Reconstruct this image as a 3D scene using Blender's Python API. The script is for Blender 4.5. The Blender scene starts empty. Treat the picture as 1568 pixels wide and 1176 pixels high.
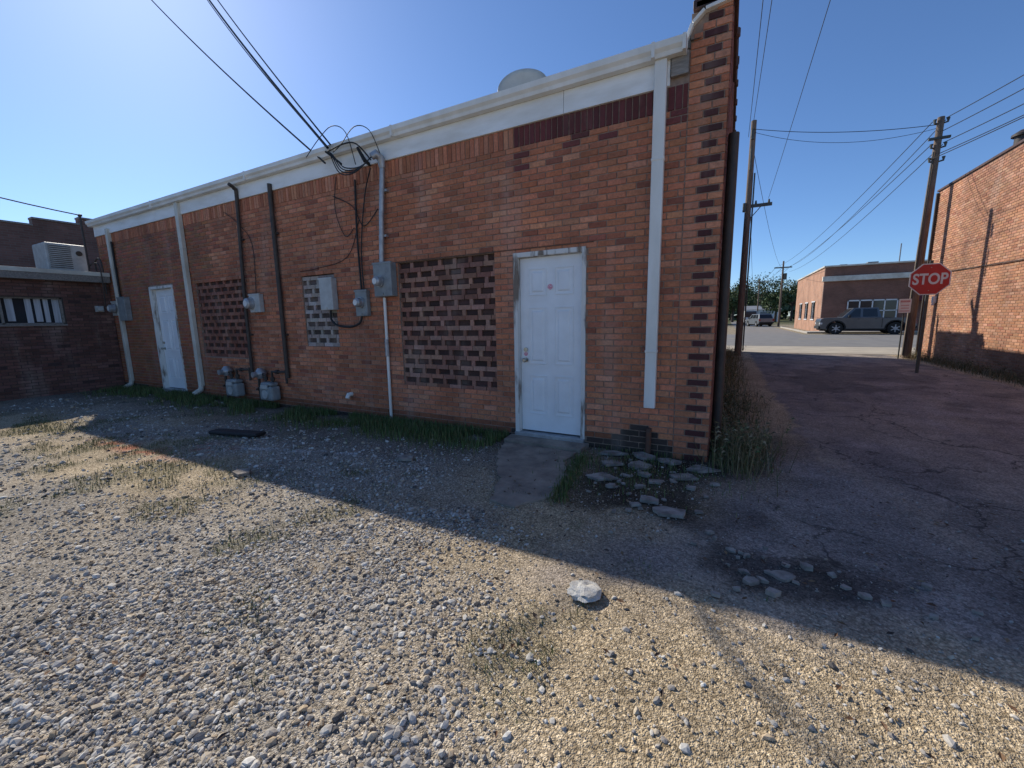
import bpy,bmesh,math,random
import numpy as np
from mathutils import Vector,Matrix
rnd=random.Random(11)
nr=np.random.RandomState(5)
COL=bpy.context.scene.collection
R=math.radians
# ------------------------------------------------------------------ noise
_g=nr.rand(256,256)
def vnoise(x,y,s):
    x=np.asarray(x,dtype=float)*s+100.3; y=np.asarray(y,dtype=float)*s+77.7
    xi=np.floor(x).astype(int); yi=np.floor(y).astype(int)
    fx=x-xi; fy=y-yi; fx=fx*fx*(3-2*fx); fy=fy*fy*(3-2*fy)
    a=_g[xi%256,yi%256]; b=_g[(xi+1)%256,yi%256]; c=_g[xi%256,(yi+1)%256]; d=_g[(xi+1)%256,(yi+1)%256]
    return (a*(1-fx)+b*fx)*(1-fy)+(c*(1-fx)+d*fx)*fy
def fbm(x,y,s,o=4):
    t=0;a=1;n=0
    for i in range(o):
        t=t+a*vnoise(np.asarray(x)+i*13.1,np.asarray(y)-i*7.7,s*2**i); n+=a; a*=.55
    return t/n
def sst(e0,e1,x):
    t=np.clip((np.asarray(x,dtype=float)-e0)/(e1-e0),0,1); return t*t*(3-2*t)
# ------------------------------------------------------------------ materials
def newmat(name):
    m=bpy.data.materials.new(name); m.use_nodes=True
    nt=m.node_tree; b=nt.nodes['Principled BSDF']
    return m,nt,b
def N(nt,t,**k):
    n=nt.nodes.new(t)
    for a,v in k.items(): setattr(n,a,v)
    return n
def mixc(nt,fac,a,b,mode='MIX'):
    m=N(nt,'ShaderNodeMix',data_type='RGBA',blend_type=mode)
    for s,v in ((0,fac),(6,a),(7,b)):
        if isinstance(v,(int,float)): m.inputs[s].default_value=v
        elif isinstance(v,(tuple,list)): m.inputs[s].default_value=(*v[:3],1)
        else: nt.links.new(v,m.inputs[s])
    return m.outputs[2]
def noise(nt,scale,detail=5,rough=.6,coord='Object',stretch=None):
    tc=N(nt,'ShaderNodeTexCoord'); n=N(nt,'ShaderNodeTexNoise'); n.inputs['Scale'].default_value=scale
    n.inputs['Detail'].default_value=detail; n.inputs['Roughness'].default_value=rough
    src=tc.outputs[coord]
    if stretch:
        mp=N(nt,'ShaderNodeMapping'); mp.inputs['Scale'].default_value=stretch; nt.links.new(src,mp.inputs[0]); src=mp.outputs[0]
    nt.links.new(src,n.inputs['Vector']); return n
def ramp(nt,src,p0,p1,c0=(0,0,0),c1=(1,1,1)):
    r=N(nt,'ShaderNodeValToRGB'); r.color_ramp.elements[0].position=p0; r.color_ramp.elements[1].position=p1
    r.color_ramp.elements[0].color=(*c0,1); r.color_ramp.elements[1].color=(*c1,1)
    nt.links.new(src,r.inputs[0]); return r.outputs[0]
def bump(nt,b,h,strength=.3,dist=.01):
    bp=N(nt,'ShaderNodeBump'); bp.inputs['Strength'].default_value=strength; bp.inputs['Distance'].default_value=dist
    nt.links.new(h,bp.inputs['Height']); nt.links.new(bp.outputs[0],b.inputs['Normal'])
def pm(name,c1,c2=None,scale=6,rough=.6,metal=0,bs=.2,bd=.003,lo=.35,hi=.65,stretch=None,spec=None):
    m,nt,b=newmat(name)
    c2=c2 or tuple(x*.7 for x in c1)
    n=noise(nt,scale,stretch=stretch)
    nt.links.new(mixc(nt,ramp(nt,n.outputs[0],lo,hi),c1,c2),b.inputs['Base Color'])
    b.inputs['Roughness'].default_value=rough; b.inputs['Metallic'].default_value=metal
    if spec is not None: b.inputs['Specular IOR Level'].default_value=spec
    n2=noise(nt,scale*8); bump(nt,b,n2.outputs[0],bs,bd)
    return m
def attrmat(name,rough=.85,vs=40,amt=.5,bs=.4,bd=.003,stain=True,trans=False):
    m,nt,b=newmat(name)
    a=N(nt,'ShaderNodeAttribute',attribute_name='Col')
    n=noise(nt,vs,6,.7)
    c=mixc(nt,ramp(nt,n.outputs[0],.3,.7),a.outputs[0],mixc(nt,amt,a.outputs[0],(0.03,0.025,0.02)))
    if stain:
        n3=noise(nt,1.1,6,.65)
        c=mixc(nt,ramp(nt,n3.outputs[0],.48,.75),c,mixc(nt,.45,c,(.06,.04,.035)))
        n4=noise(nt,2.3,4,.6,stretch=(1,1,.25))
        c=mixc(nt,ramp(nt,n4.outputs[0],.54,.78),c,mixc(nt,.28,c,(.6,.5,.42)))
    nt.links.new(c,b.inputs['Base Color']); b.inputs['Roughness'].default_value=rough
    b.inputs['Specular IOR Level'].default_value=.25
    bump(nt,b,n.outputs[0],bs,bd)
    return m
M={}
M['brick']=attrmat('weathered_brick',amt=.45)
M['stone']=attrmat('gravel_stone',vs=90,amt=.3,stain=False)
M['leafcol']=attrmat('grass_blades',rough=.6,vs=8,amt=.2,stain=False,bs=.05)
M['mortar']=pm('mortar',(.36,.26,.20),(.22,.155,.12),14,.95)
M['mortar_dark']=pm('mortar_dark',(.11,.075,.06),(.06,.045,.04),14,.95)
M['void']=pm('recess_mortar',(.13,.09,.075),(.07,.05,.042),14,.95)
M['room']=pm('dark_interior',(.02,.02,.02),None,6,.95)
M['white']=pm('white_painted_metal',(.88,.86,.81),(.72,.69,.62),2.5,.45,stretch=(1,1,.3))
M['fascia']=pm('fascia_board',(.90,.90,.88),(.70,.67,.61),1.7,.6,stretch=(.8,1,3),lo=.4,hi=.75)
M['cream']=pm('cream_paint',(.70,.67,.58),(.50,.46,.38),2,.6)
M['door']=pm('white_door_paint',(.88,.89,.90),(.80,.80,.80),3,.4,bs=.05)
M['frame']=pm('weathered_frame',(.72,.69,.64),(.22,.17,.13),9,.8,lo=.5,hi=.62,stretch=(1,1,.2))
M['galv']=pm('galvanised_steel',(.46,.47,.48),(.32,.32,.33),12,.45,.5)
M['meter']=pm('meter_grey',(.30,.32,.32),(.20,.21,.21),7,.5)
M['meter_l']=pm('meter_light_grey',(.52,.53,.51),(.40,.40,.38),7,.5)
M['dark']=pm('dark_pipe',(.04,.032,.028),(.07,.052,.04),9,.6)
M['black']=pm('black_rubber',(.012,.012,.013),(.02,.02,.02),9,.7)
M['glass']=pm('window_glass',(.02,.025,.03),(.03,.035,.04),2,.08,bs=0)
M['brass']=pm('door_hardware',(.5,.48,.42),(.35,.33,.3),20,.3,.9)
M['conc_l']=pm('broken_concrete',(.42,.38,.33),(.19,.165,.14),11,.95,bs=.8,bd=.012)
M['rust']=pm('rusty_steel',(.16,.07,.04),(.10,.06,.045),12,.9)
M['wood']=pm('pole_wood',(.24,.175,.13),(.12,.085,.06),9,.9,stretch=(6,6,.4),bs=.5,bd=.01)
M['greywood']=pm('grey_wood',(.30,.27,.24),(.18,.16,.14),8,.9,stretch=(1,6,6))
M['red']=pm('sign_red',(.55,.02,.025),(.46,.018,.02),3,.35,bs=0)
M['signwhite']=pm('sign_white',(.78,.78,.76),(.7,.7,.68),4,.4,bs=0)
M['pink']=pm('pink_sticker',(.7,.12,.22),(.75,.6,.62),60,.5,bs=0)
M['faded']=pm('faded_red_print',(.55,.25,.25),(.6,.35,.33),40,.6,bs=0)
M['post']=pm('steel_post',(.10,.11,.10),(.07,.07,.06),8,.6,.3)
M['roof']=pm('roofing',(.20,.19,.18),(.12,.115,.11),3,.9)
M['terra']=pm('coping_tile',(.10,.05,.04),(.05,.03,.025),9,.7)
M['wire']=pm('wire_black',(.015,.015,.015),(.02,.02,.02),3,.7,bs=0)
M['truck']=pm('truck_grey_metallic',(.13,.14,.15),(.11,.12,.13),2,.28,.5,bs=0)
M['carwhite']=pm('car_white',(.75,.75,.74),(.7,.7,.7),2,.3,bs=0)
M['cargrey']=pm('car_grey',(.22,.24,.26),(.2,.22,.24),2,.3,.4,bs=0)
M['tire']=pm('tyre',(.015,.015,.015),(.025,.024,.022),20,.9)
M['lens_r']=pm('tail_light',(.35,.01,.01),None,3,.2,bs=0)
M['lens_w']=pm('head_light',(.7,.7,.7),None,3,.15,bs=0)
M['maroon']=pm('awning_maroon',(.14,.02,.025),(.10,.015,.02),4,.8)
M['blind']=pm('curtain',(.60,.61,.63),(.34,.35,.37),2.2,.9,stretch=(1,12,.4))
M['bark']=pm('bark',(.10,.07,.05),(.05,.035,.025),6,.9)
M['leaf']=attrmat('tree_leaves',.6,6,.2,.05,.01,stain=False)
def brickmat(name,c1,c2,mort,axis):
    m,nt,b=newmat(name)
    tc=N(nt,'ShaderNodeTexCoord'); s=N(nt,'ShaderNodeSeparateXYZ'); nt.links.new(tc.outputs['Object'],s.inputs[0])
    cb=N(nt,'ShaderNodeCombineXYZ'); nt.links.new(s.outputs[axis],cb.inputs[0]); nt.links.new(s.outputs[2],cb.inputs[1])
    br=N(nt,'ShaderNodeTexBrick'); nt.links.new(cb.outputs[0],br.inputs[0])
    br.inputs['Scale'].default_value=1; br.inputs['Brick Width'].default_value=.203; br.inputs['Row Height'].default_value=.0677
    br.inputs['Mortar Size'].default_value=.006; br.inputs['Color1'].default_value=(*c1,1); br.inputs['Color2'].default_value=(*c2,1); br.inputs['Mortar'].default_value=(*mort,1)
    n=noise(nt,.9); c=mixc(nt,ramp(nt,n.outputs[0],.4,.7),br.outputs[0],mixc(nt,.4,br.outputs[0],(.05,.03,.02)))
    nt.links.new(c,b.inputs['Base Color']); b.inputs['Roughness'].default_value=.9
    return m
# ------------------------------------------------------------------ mesh builder
def smooth(pts,k=5):
    P=[Vector(p) for p in pts]; o=[]
    for i in range(len(P)-1):
        a=P[max(i-1,0)];b=P[i];c=P[i+1];d=P[min(i+2,len(P)-1)]
        for j in range(k):
            t=j/k; o.append(.5*((2*b)+(c-a)*t+(2*a-5*b+4*c-d)*t*t+(3*b-a-3*c+d)*t**3))
    o.append(P[-1]); return o
class MB:
    def __init__(s): s.v=[];s.f=[];s.c=[];s.mi=[]
    def add(s,vs,fs,col=(1,1,1),mi=0):
        o=len(s.v); s.v+=[tuple(v) for v in vs]
        for f in fs: s.f.append(tuple(i+o for i in f)); s.c.append(col); s.mi.append(mi)
    def box(s,x0,x1,y0,y1,z0,z1,col=(1,1,1),mi=0,Mx=None):
        vs=[(x0,y0,z0),(x1,y0,z0),(x1,y1,z0),(x0,y1,z0),(x0,y0,z1),(x1,y0,z1),(x1,y1,z1),(x0,y1,z1)]
        if Mx is not None: vs=[Mx@Vector(v) for v in vs]
        s.add(vs,[(0,3,2,1),(4,5,6,7),(0,1,5,4),(1,2,6,5),(2,3,7,6),(3,0,4,7)],col,mi)
    def tube(s,pts,r,n=10,col=(1,1,1),mi=0,cap=True):
        pts=[Vector(p) for p in pts]; rs=r if isinstance(r,(list,tuple)) else [r]*len(pts)
        up=None; rings=[]
        for i,p in enumerate(pts):
            d=(pts[min(i+1,len(pts)-1)]-pts[max(i-1,0)]).normalized()
            if up is None:
                up=Vector((0,0,1)) if abs(d.z)<.9 else Vector((1,0,0))
            a=(up-d*up.dot(d)).normalized(); up=a; b=d.cross(a)
            rings.append([p+(a*math.cos(t)+b*math.sin(t))*rs[i] for t in [2*math.pi*k/n for k in range(n)]])
        vs=[v for rr in rings for v in rr]; fs=[]
        for i in range(len(pts)-1):
            for k in range(n):
                k2=(k+1)%n; fs.append((i*n+k,i*n+k2,(i+1)*n+k2,(i+1)*n+k))
        if cap: fs.append(tuple(range(n))[::-1]); fs.append(tuple((len(pts)-1)*n+k for k in range(n)))
        s.add(vs,fs,col,mi)
    def cable(s,pts,r,n=6): s.tube(smooth(pts),r,n)
    def prism(s,poly,z0,z1,col=(1,1,1),mi=0,Mx=None):
        n=len(poly); vs=[(x,y,z0) for x,y in poly]+[(x,y,z1) for x,y in poly]
        if Mx is not None: vs=[Mx@Vector(v) for v in vs]
        fs=[tuple(range(n))[::-1],tuple(range(n,2*n))]+[(i,(i+1)%n,n+(i+1)%n,n+i) for i in range(n)]
        s.add(vs,fs,col,mi)
    def build(s,name,mats,parent=None,bevel=0,smooth=False,colors=False,recalc=False):
        me=bpy.data.meshes.new(name); me.from_pydata(s.v,[],s.f)
        if not isinstance(mats,(list,tuple)): mats=[mats]
        for m in mats: me.materials.append(m)
        if len(mats)>1: me.polygons.foreach_set('material_index',s.mi)
        if colors:
            ca=me.color_attributes.new('Col','FLOAT_COLOR','CORNER')
            lt=np.zeros(len(me.polygons),dtype=np.int32); me.polygons.foreach_get('loop_total',lt)
            arr=np.repeat(np.array([(*c,1) for c in s.c],dtype=np.float32),lt,axis=0)
            ca.data.foreach_set('color',arr.ravel())
        if recalc:
            bm=bmesh.new(); bm.from_mesh(me); bmesh.ops.recalc_face_normals(bm,faces=bm.faces); bm.to_mesh(me); bm.free()
        if smooth: me.polygons.foreach_set('use_smooth',[True]*len(me.polygons))
        me.update()
        ob=bpy.data.objects.new(name,me); COL.objects.link(ob)
        if parent: ob.parent=parent
        if bevel:
            bv=ob.modifiers.new('b','BEVEL'); bv.width=bevel; bv.segments=2; bv.limit_method='ANGLE'; bv.angle_limit=R(40)
        if smooth:
            try: me.set_sharp_from_angle(angle=R(40))
            except Exception: pass
        return ob
def empty(name,loc=(0,0,0)):
    e=bpy.data.objects.new(name,None); e.location=loc; COL.objects.link(e); e.empty_display_size=.1; return e
def box(name,a,b,mat,parent=None,bevel=0):
    m=MB(); m.box(a[0],b[0],a[1],b[1],a[2],b[2]); return m.build(name,mat,parent,bevel)
def tube(name,pts,r,mat,parent=None,n=10):
    m=MB(); m.tube(pts,r,n); return m.build(name,mat,parent,smooth=True)
# ------------------------------------------------------------------ bricks
CH=.0677; BL=.203
def jitter(c,a=.12):
    k=1+rnd.uniform(-a,a); return (c[0]*k*(1+rnd.uniform(-.06,.06)),c[1]*k,c[2]*k*(1+rnd.uniform(-.08,.08)))
def bricks(mb,fmap,u0,u1,z0,z1,holes,pal,special=None,depth=.009):
    i=0; z=z0
    while z<z1-.02:
        zt=min(z+CH-.010,z1); zc=(z+zt)/2
        u=u0-(BL/2 if i%2 else 0)-.0
        while u<u1:
            a=max(u,u0); b=min(u+BL-.010,u1)
            segs=[(a,b)]
            for h in holes:
                if h[2]<zc<h[3]:
                    ns=[]
                    for (p,q) in segs:
                        if q<=h[0] or p>=h[1]: ns.append((p,q))
                        else:
                            if p<h[0]: ns.append((p,h[0]-.004))
                            if q>h[1]: ns.append((h[1]+.004,q))
                    segs=ns
            for p,q in segs:
                if q-p<.018: continue
                col=None
                if special: col=special(i,(p+q)/2,zc)
                if col is None:
                    k=rnd.random(); col=pal[0] if k<.55 else pal[1] if k<.8 else pal[2] if k<.95 else pal[3]
                    t=float(fbm((p+q)/2,zc,.9,3)); col=tuple(x*(.68+.64*t) for x in col)
                col=jitter(col,.14)
                d=depth+rnd.uniform(-.002,.002)
                vs=[fmap(p,z,0),fmap(q,z,0),fmap(q,zt,0),fmap(p,zt,0)]
                e=.0025
                vs+=[fmap(p+e,z+e,d),fmap(q-e,z+e,d),fmap(q-e,zt-e,d),fmap(p+e,zt-e,d)]
                mb.add(vs,[(4,5,6,7),(0,1,5,4),(1,2,6,5),(2,3,7,6),(3,0,4,7)],col)
            u+=BL
        z+=CH; i+=1
PAL=[(.63,.235,.125),(.54,.19,.10),(.70,.30,.17),(.38,.13,.08)]
# ================================================================== MAIN BUILDING
XL,XR=-13.9,-.11; YB=15.6
bld=empty('brick_commercial_building',(-7,0,0))
def par(o): o.parent=bld; o.matrix_parent_inverse=Matrix.Translation((7,0,0)); return o
door1=(-2.36,-1.44,.06,2.30); door2=(-11.62,-10.57,.06,2.38)
vent1=(-4.22,-2.63,.56,2.33); vent2=(-9.65,-8.02,.87,2.37); vent3=(-6.34,-5.55,1.12,2.31)
holes=[door1,door2,vent1,vent2,vent3]
mb=MB()
us=sorted(set([XL,XR]+[h[0] for h in holes]+[h[1] for h in holes]))
for a,b in zip(us[:-1],us[1:]):
    mid=(a+b)/2; hs=[h for h in holes if h[0]<mid<h[1]]
    if hs:
        h=hs[0]; mb.box(a,b,0,.25,-.1,h[2]); mb.box(a,b,0,.25,h[3],3.98)
    else: mb.box(a,b,0,.25,-.1,3.98)
mb.box(-.45,XR,.0,.25,3.98,4.28)
par(mb.build('rear_wall_backing',M['mortar']))
mb=MB()
DK=(.11,.038,.038)
def sp(i,u,z):
    if u>-.46:
        if i%2==0 and -.36<u<-.12: return DK if u>-.34 else None
        return (.56,.20,.11)
    if z<.06+.28*math.exp(-((u+.85)/.28)**2)+.03*math.sin(u*31):
        return (.075,.055,.045)
    if z>3.2 and u>-2.33 and rnd.random()<.06+.25*(z>3.36): return (.22,.065,.06)
    if z<.2: return tuple(x*.65 for x in PAL[1])
    if u<-9: return tuple(x*(.62+.2*rnd.random()) for x in PAL[0])
    return None
fm=lambda u,z,w:(u,-w,z)
SZ0,SZ1=3.49,3.70
bricks(mb,fm,XL,-.455,-.02,SZ0-.005,holes,PAL,sp)
z=-.02;i=0
def cb(p,q,z,col):
    zt=z+CH-.01; e=.0025; d=.010
    mb.add([fm(p,z,0),fm(q,z,0),fm(q,zt,0),fm(p,zt,0),fm(p+e,z+e,d),fm(q-e,z+e,d),fm(q-e,zt-e,d),fm(p+e,zt-e,d)],[(4,5,6,7),(0,1,5,4),(1,2,6,5),(2,3,7,6),(3,0,4,7)],jitter(col,.18))
while z<4.25:
    L=-.445
    if z>4.02: L=-.445+(z-4.02)*1.1
    if i%2==0:
        cuts=[(L,-.315,PAL[0]),(-.305,-.185,DK),(-.175,XR,PAL[1])] if i%4 else [(L,-.345,PAL[0]),(-.335,-.145,DK),(-.135,XR,PAL[1])]
    else:
        cuts=[(L,-.245,PAL[0]),(-.235,XR,PAL[2])]
    for p,q,c in cuts:
        if q-p>.02: cb(p,q,z,c)
    z+=CH;i+=1
u=XL
while u<-.46:
    dk=u>-2.34
    c=(.17,.045,.045) if dk else PAL[rnd.choice([0,1,2])]
    c=jitter(c,.2); q=min(u+CH-.01,-.457); d=.010; e=.0025
    mb.add([fm(u,SZ0,0),fm(q,SZ0,0),fm(q,SZ1,0),fm(u,SZ1,0),fm(u+e,SZ0+e,d),fm(q-e,SZ0+e,d),fm(q-e,SZ1-e,d),fm(u+e,SZ1-e,d)],[(4,5,6,7),(0,1,5,4),(1,2,6,5),(2,3,7,6),(3,0,4,7)],c)
    u+=CH
par(mb.build('rear_wall_bricks',M['brick'],colors=True))
mb=MB()
mb.box(XR-.25,XR,.251,YB,-.1,4.28)
mb.box(XR-.25,XR,1.5,YB,4.28,4.75)
mb.box(XR-.25,XR,6.0,YB,4.75,5.1)
mb.box(XR-.25,XR,13.0,YB,5.1,5.45)
mb.box(XL,XL+.25,.251,YB,-.1,4.12)
mb.box(XL+.25,XR-.25,YB-.25,YB,-.1,4.8)
par(mb.build('side_wall_backing',M['mortar_dark']))
mb=MB()
fs=lambda u,z,w:(XR+w,u,z)
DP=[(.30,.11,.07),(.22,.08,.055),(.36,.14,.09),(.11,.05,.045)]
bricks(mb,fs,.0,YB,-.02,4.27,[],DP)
bricks(mb,fs,1.5,YB,4.29,4.74,[],DP)
bricks(mb,fs,6,YB,4.76,5.09,[],DP)
bricks(mb,fs,13,YB,5.11,5.44,[],DP)
par(mb.build('side_wall_bricks',M['brick'],colors=True))
mb=MB()
def cop(y0,y1,z):
    y=y0
    while y<y1:
        q=min(y+.6,y1)
        mb.box(XR-.31,XR+.045,y,q-.01,z,z+.07); mb.box(XR-.33,XR+.06,y,y+.07,z+.005,z+.085)
        y+=.6
cop(-.04,1.5,4.285);cop(1.42,6,4.755);cop(5.9,13,5.105);cop(12.9,YB+.05,5.455)
par(mb.build('parapet_coping',M['terra'],bevel=.012))
mb=MB()
pts=[(-.47,3.985),(-.47,4.06),(-.425,4.17),(-.33,4.25),(-.115,4.275)]
for a,b in zip(pts[:-1],pts[1:]):
    d=Vector((b[0]-a[0],0,b[1]-a[1])); nrm=Vector((-d.z,0,d.x)).normalized()*.03
    A=Vector((a[0],0,a[1]));B=Vector((b[0],0,b[1]))
    vs=[]
    for yy in (-.055,.28):
        for q in (A,B,B+nrm,A+nrm): vs.append((q.x,yy,q.z))
    mb.add(vs,[(0,1,2,3),(7,6,5,4),(0,4,5,1),(1,5,6,2),(2,6,7,3),(3,7,4,0)])
par(mb.build('corner_flashing',M['white'],bevel=.004))
par(box('corner_wood_block',(-.61,-.05,3.77),(-.455,-.013,3.965),M['greywood'],bevel=.004))
mb=MB()
x=XL
while x<-.63:
    q=min(x+3.05,-.615); mb.box(x,q-.004,-.035,-.001,3.703,3.93); x+=3.05
par(mb.build('fascia_boards',M['fascia'],bevel=.003))
mb=MB()
prof=[(-.036,3.93),(-.115,3.93),(-.125,3.965),(-.15,3.995),(-.155,4.05),(-.145,4.055),(-.145,4.045),(-.036,4.045)]
x=XL-.05
while x<-.5:
    q=min(x+3.3,-.475); n=len(prof)
    vs=[(x,a,b) for a,b in prof]+[(q-.003,a,b) for a,b in prof]
    mb.add(vs,[tuple(range(n)),tuple(range(n,2*n))[::-1]]+[(i,n+i,n+(i+1)%n,(i+1)%n) for i in range(n)])
    mb.box(q-.03,q+.0,-.159,-.03,3.926,4.058)
    x+=3.3
par(mb.build('gutter',M['white'],recalc=True))
mb=MB(); mb.add([(XL,-.034,4.047),(XR-.25,-.034,4.047),(XR-.25,YB-.25,4.35),(XL,YB-.25,4.35)],[(0,1,2,3)]); mb.box(XL,-.45,-.034,.25,3.982,4.046)
par(mb.build('flat_roof',M['roof']))
def screen(name,h,pal,dark):
    mb=MB(); u0,u1,z0,z1=h; z=z0+.004;i=0
    PP=.1354
    while z<z1-.03:
        u=u0-(.1 if i%2 else 0)
        while u<u1:
            a=max(u,u0+.003);b=min(u+.193,u1-.003)
            if b-a>.02: mb.box(a,b,.010+rnd.uniform(0,.006),.05,z,min(z+.060,z1-.003),jitter(rnd.choice(pal),.2))
            u+=.203
        if z+.125<z1:
            u=u0-(.15 if i%2 else .03)
            while u<u1:
                a=max(u,u0+.003);b=min(u+.052,u1-.003)
                if b-a>.015: mb.box(a,b,.016,.05,z+.0605,z+.1345,jitter(rnd.choice(pal),.2))
                a=max(u+.060,u0+.003);b=min(u+.236,u1-.003)
                if b-a>.02: mb.box(a,b,.036+rnd.uniform(0,.006),.06,z+.070,z+.128,jitter(dark,.3))
                u+=.244
        z+=PP; i+=1
    par(mb.build(name+'_bricks',M['brick'],colors=True))
    par(box(name+'_backing',(u0-.01,.052,z0-.01),(u1+.01,.11,z1+.01),M['void']))
screen('infill_panel_wide',vent1,[(.42,.21,.15),(.47,.26,.19),(.34,.155,.11)],(.085,.045,.04)); screen('infill_panel_left',vent2,[(.33,.14,.095),(.38,.17,.12),(.26,.105,.075)],(.075,.04,.034)); screen('infill_panel_narrow',vent3,[(.54,.47,.42),(.44,.36,.32)],(.12,.09,.08))
mb=MB(); mb.box(-4.3,-1.36,-.014,.02,2.335,2.343); par(mb.build('steel_lintel',M['rust']))
def door(name,h,panels=True,rec=.06):
    u0,u1,z0,z1=h
    mb=MB()
    mb.box(u0,u0+.055,-.022,rec+.05,z0,z1); mb.box(u1-.05,u1,-.018,rec+.05,z0,z1); mb.box(u0+.055,u1-.05,-.02,rec+.05,z1-.055,z1)
    par(mb.build(name+'_frame',M['frame'],bevel=.004))
    a,b,c,d=u0+.058,u1-.053,z0+.03,z1-.058
    mb=MB(); mb.box(a,b,rec,rec+.04,c,d)
    if panels:
        W=b-a; st=.115; mid=.10
        pw=(W-2*st-mid)/2
        cols=[(a+st,a+st+pw),(b-st-pw,b-st)]
        Ht=d-c; rows=[(c+.22,c+.22+.50),(c+.86,c+.86+.70),(c+1.70,c+Ht-.13)]
        for (p,q) in cols:
            for (r0,r1) in rows:
                t=.014
                mb.box(p,q,rec-.009,rec,r0,r0+t);mb.box(p,q,rec-.009,rec,r1-t,r1)
                mb.box(p,p+t,rec-.009,rec,r0+t,r1-t);mb.box(q-t,q,rec-.009,rec,r0+t,r1-t)
                g=.04
                vs=[(p+g,rec,r0+g),(q-g,rec,r0+g),(q-g,rec,r1-g),(p+g,rec,r1-g),(p+g+.018,rec-.010,r0+g+.018),(q-g-.018,rec-.010,r0+g+.018),(q-g-.018,rec-.010,r1-g-.018),(p+g+.018,rec-.010,r1-g-.018)]
                mb.add(vs,[(4,5,6,7),(0,1,5,4),(1,2,6,5),(2,3,7,6),(3,0,4,7)])
    par(mb.build(name+'_leaf',M['door'],bevel=.003))
    par(box(name+'_threshold',(u0,-.05,z0-.05),(u1,rec+.05,z0+.015),M['galv'],bevel=.004))
    kx=a+.07; mb=MB()
    mb.tube([(kx,rec+.001,1.0),(kx,rec-.012,1.0)],.03,14); mb.tube([(kx,rec-.012,1.0),(kx,rec-.04,1.0),(kx,rec-.065,1.0),(kx,rec-.075,1.0)],[.012,.014,.028,.018],14)
    mb.tube([(kx,rec,1.13),(kx,rec-.02,1.13)],.026,14)
    par(mb.build(name+'_knob',M['brass'],smooth=True))
    par(box(name+'_room',(u0-.02,rec+.06,z0-.05),(u1+.02,rec+.09,z1+.02),M['room']))
door('rear_door',door1); door('side_entry_door',door2,True,.08)
def disc(name,x,y,z,r,mat): 
    m=MB(); m.tube([(x,y,z),(x,y-.003,z)],r,18); return par(m.build(name,mat))
disc('door_sticker_round',-1.9,.052,1.885,.033,M['pink']); disc('door_sticker_small',-2.235,.059,1.075,.026,M['pink'])
def downspout(name,x,z0,z1,w=.115,d=.075,y=-.016,kick=False,mat=None):
    mb=MB(); mb.box(x-w/2,x+w/2,y-d,y,z0,z1)
    for zz in (z0+.6,z1-.9): mb.box(x-w/2-.006,x+w/2+.006,y-d-.004,y,zz,zz+.03)
    if kick:
        mb.tube([(x,y-.04,z0+.02),(x,y-.06,z0-.08),(x,y-.2,z0-.16)],.055,8)
    return par(mb.build(name,mat or M['white'],bevel=.008))
downspout('downspout_right',-.70,.53,3.93)
downspout('downspout_middle',-9.84,.24,3.93,.12,kick=True,mat=M['cream'])
downspout('downspout_far',-13.1,.18,3.80,.11,kick=True,mat=M['cream'])
par(tube('drain_stub',[(-.70,-.05,.02),(-.70,-.05,.3)],.03,M['rust']))
tb=MB()
tb.tube(smooth([(-7.95,-.06,.55),(-7.90,-.06,2.2),(-7.80,-.06,3.70),(-7.78,-.10,3.86),(-7.74,-.2,3.9)]),.030)
tb.tube([(-6.89,-.06,.55),(-6.87,-.06,2.2),(-6.85,-.06,3.80)],.036)
for x,z in ((-7.92,1.3),(-7.86,3.0),(-6.88,1.3),(-6.86,3.0)): tb.box(x-.07,x+.07,-.05,-.014,z,z+.03)
par(tb.build('gas_vent_pipes',M['dark'],smooth=True))
par(tube('corner_drain_pipe',[(XR+.065,.36,.0),(XR+.065,.36,3.3)],.05,M['dark']))
mb=MB()
mb.tube([(-4.46,-.07,2.3),(-4.40,-.07,3.0),(-4.33,-.07,3.62)],.036,12)
mb.tube([(-4.33,-.07,3.60),(-4.33,-.09,3.72),(-4.36,-.15,3.76),(-4.40,-.19,3.72)],[.045,.055,.06,.045],12)
for z in (2.7,3.3): mb.box(-4.46+(z-2.3)*.1-.07,-4.46+(z-2.3)*.1+.07,-.06,-.013,z,z+.03)
par(mb.build('service_mast',M['galv'],smooth=True))
par(tube('ground_conduit',[(-4.49,-.045,-.02),(-4.47,-.045,1.86)],.022,M['white']))
def ebox(name,x0,x1,z0,z1,d,mat,rx=None,rz=None,rr=.09):
    mb=MB(); mb.box(x0,x1,-d,-.012,z0,z1); par(mb.build(name,mat,bevel=.01))
    mb=MB(); mb.box(x0-.012,x1+.012,-d-.004,-d+.02,z1-.02,z1+.01); mb.box((x0+x1)/2-.012,(x0+x1)/2+.012,-d-.012,-d,z0+.02,z0+.05)
    par(mb.build(name+'_hood',mat,bevel=.004))
    if rx is not None:
        mb=MB(); mb.tube([(rx,-d,rz),(rx,-d-.03,rz)],rr,20); mb.tube([(rx,-d-.03,rz),(rx,-d-.09,rz),(rx,-d-.11,rz)],[rr*.88,rr*.84,rr*.6],20)
        par(mb.build(name+'_dial',M['galv'],smooth=True))
        disc(name+'_face',rx,-d-.111,rz,rr*.5,M['signwhite'])
ebox('electric_meter_panel',-4.58,-4.24,1.87,2.34,.13,M['meter'],-4.45,2.08,.08)
ebox('breaker_box',-5.78,-5.49,1.71,2.20,.12,M['meter_l'])
ebox('electric_meter_small',-5.03,-4.79,1.60,1.98,.09,M['meter'],-4.91,1.8,.08)
ebox('telephone_box',-7.72,-7.42,1.72,2.04,.10,M['meter_l'],-7.66,1.88,.11)
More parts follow.
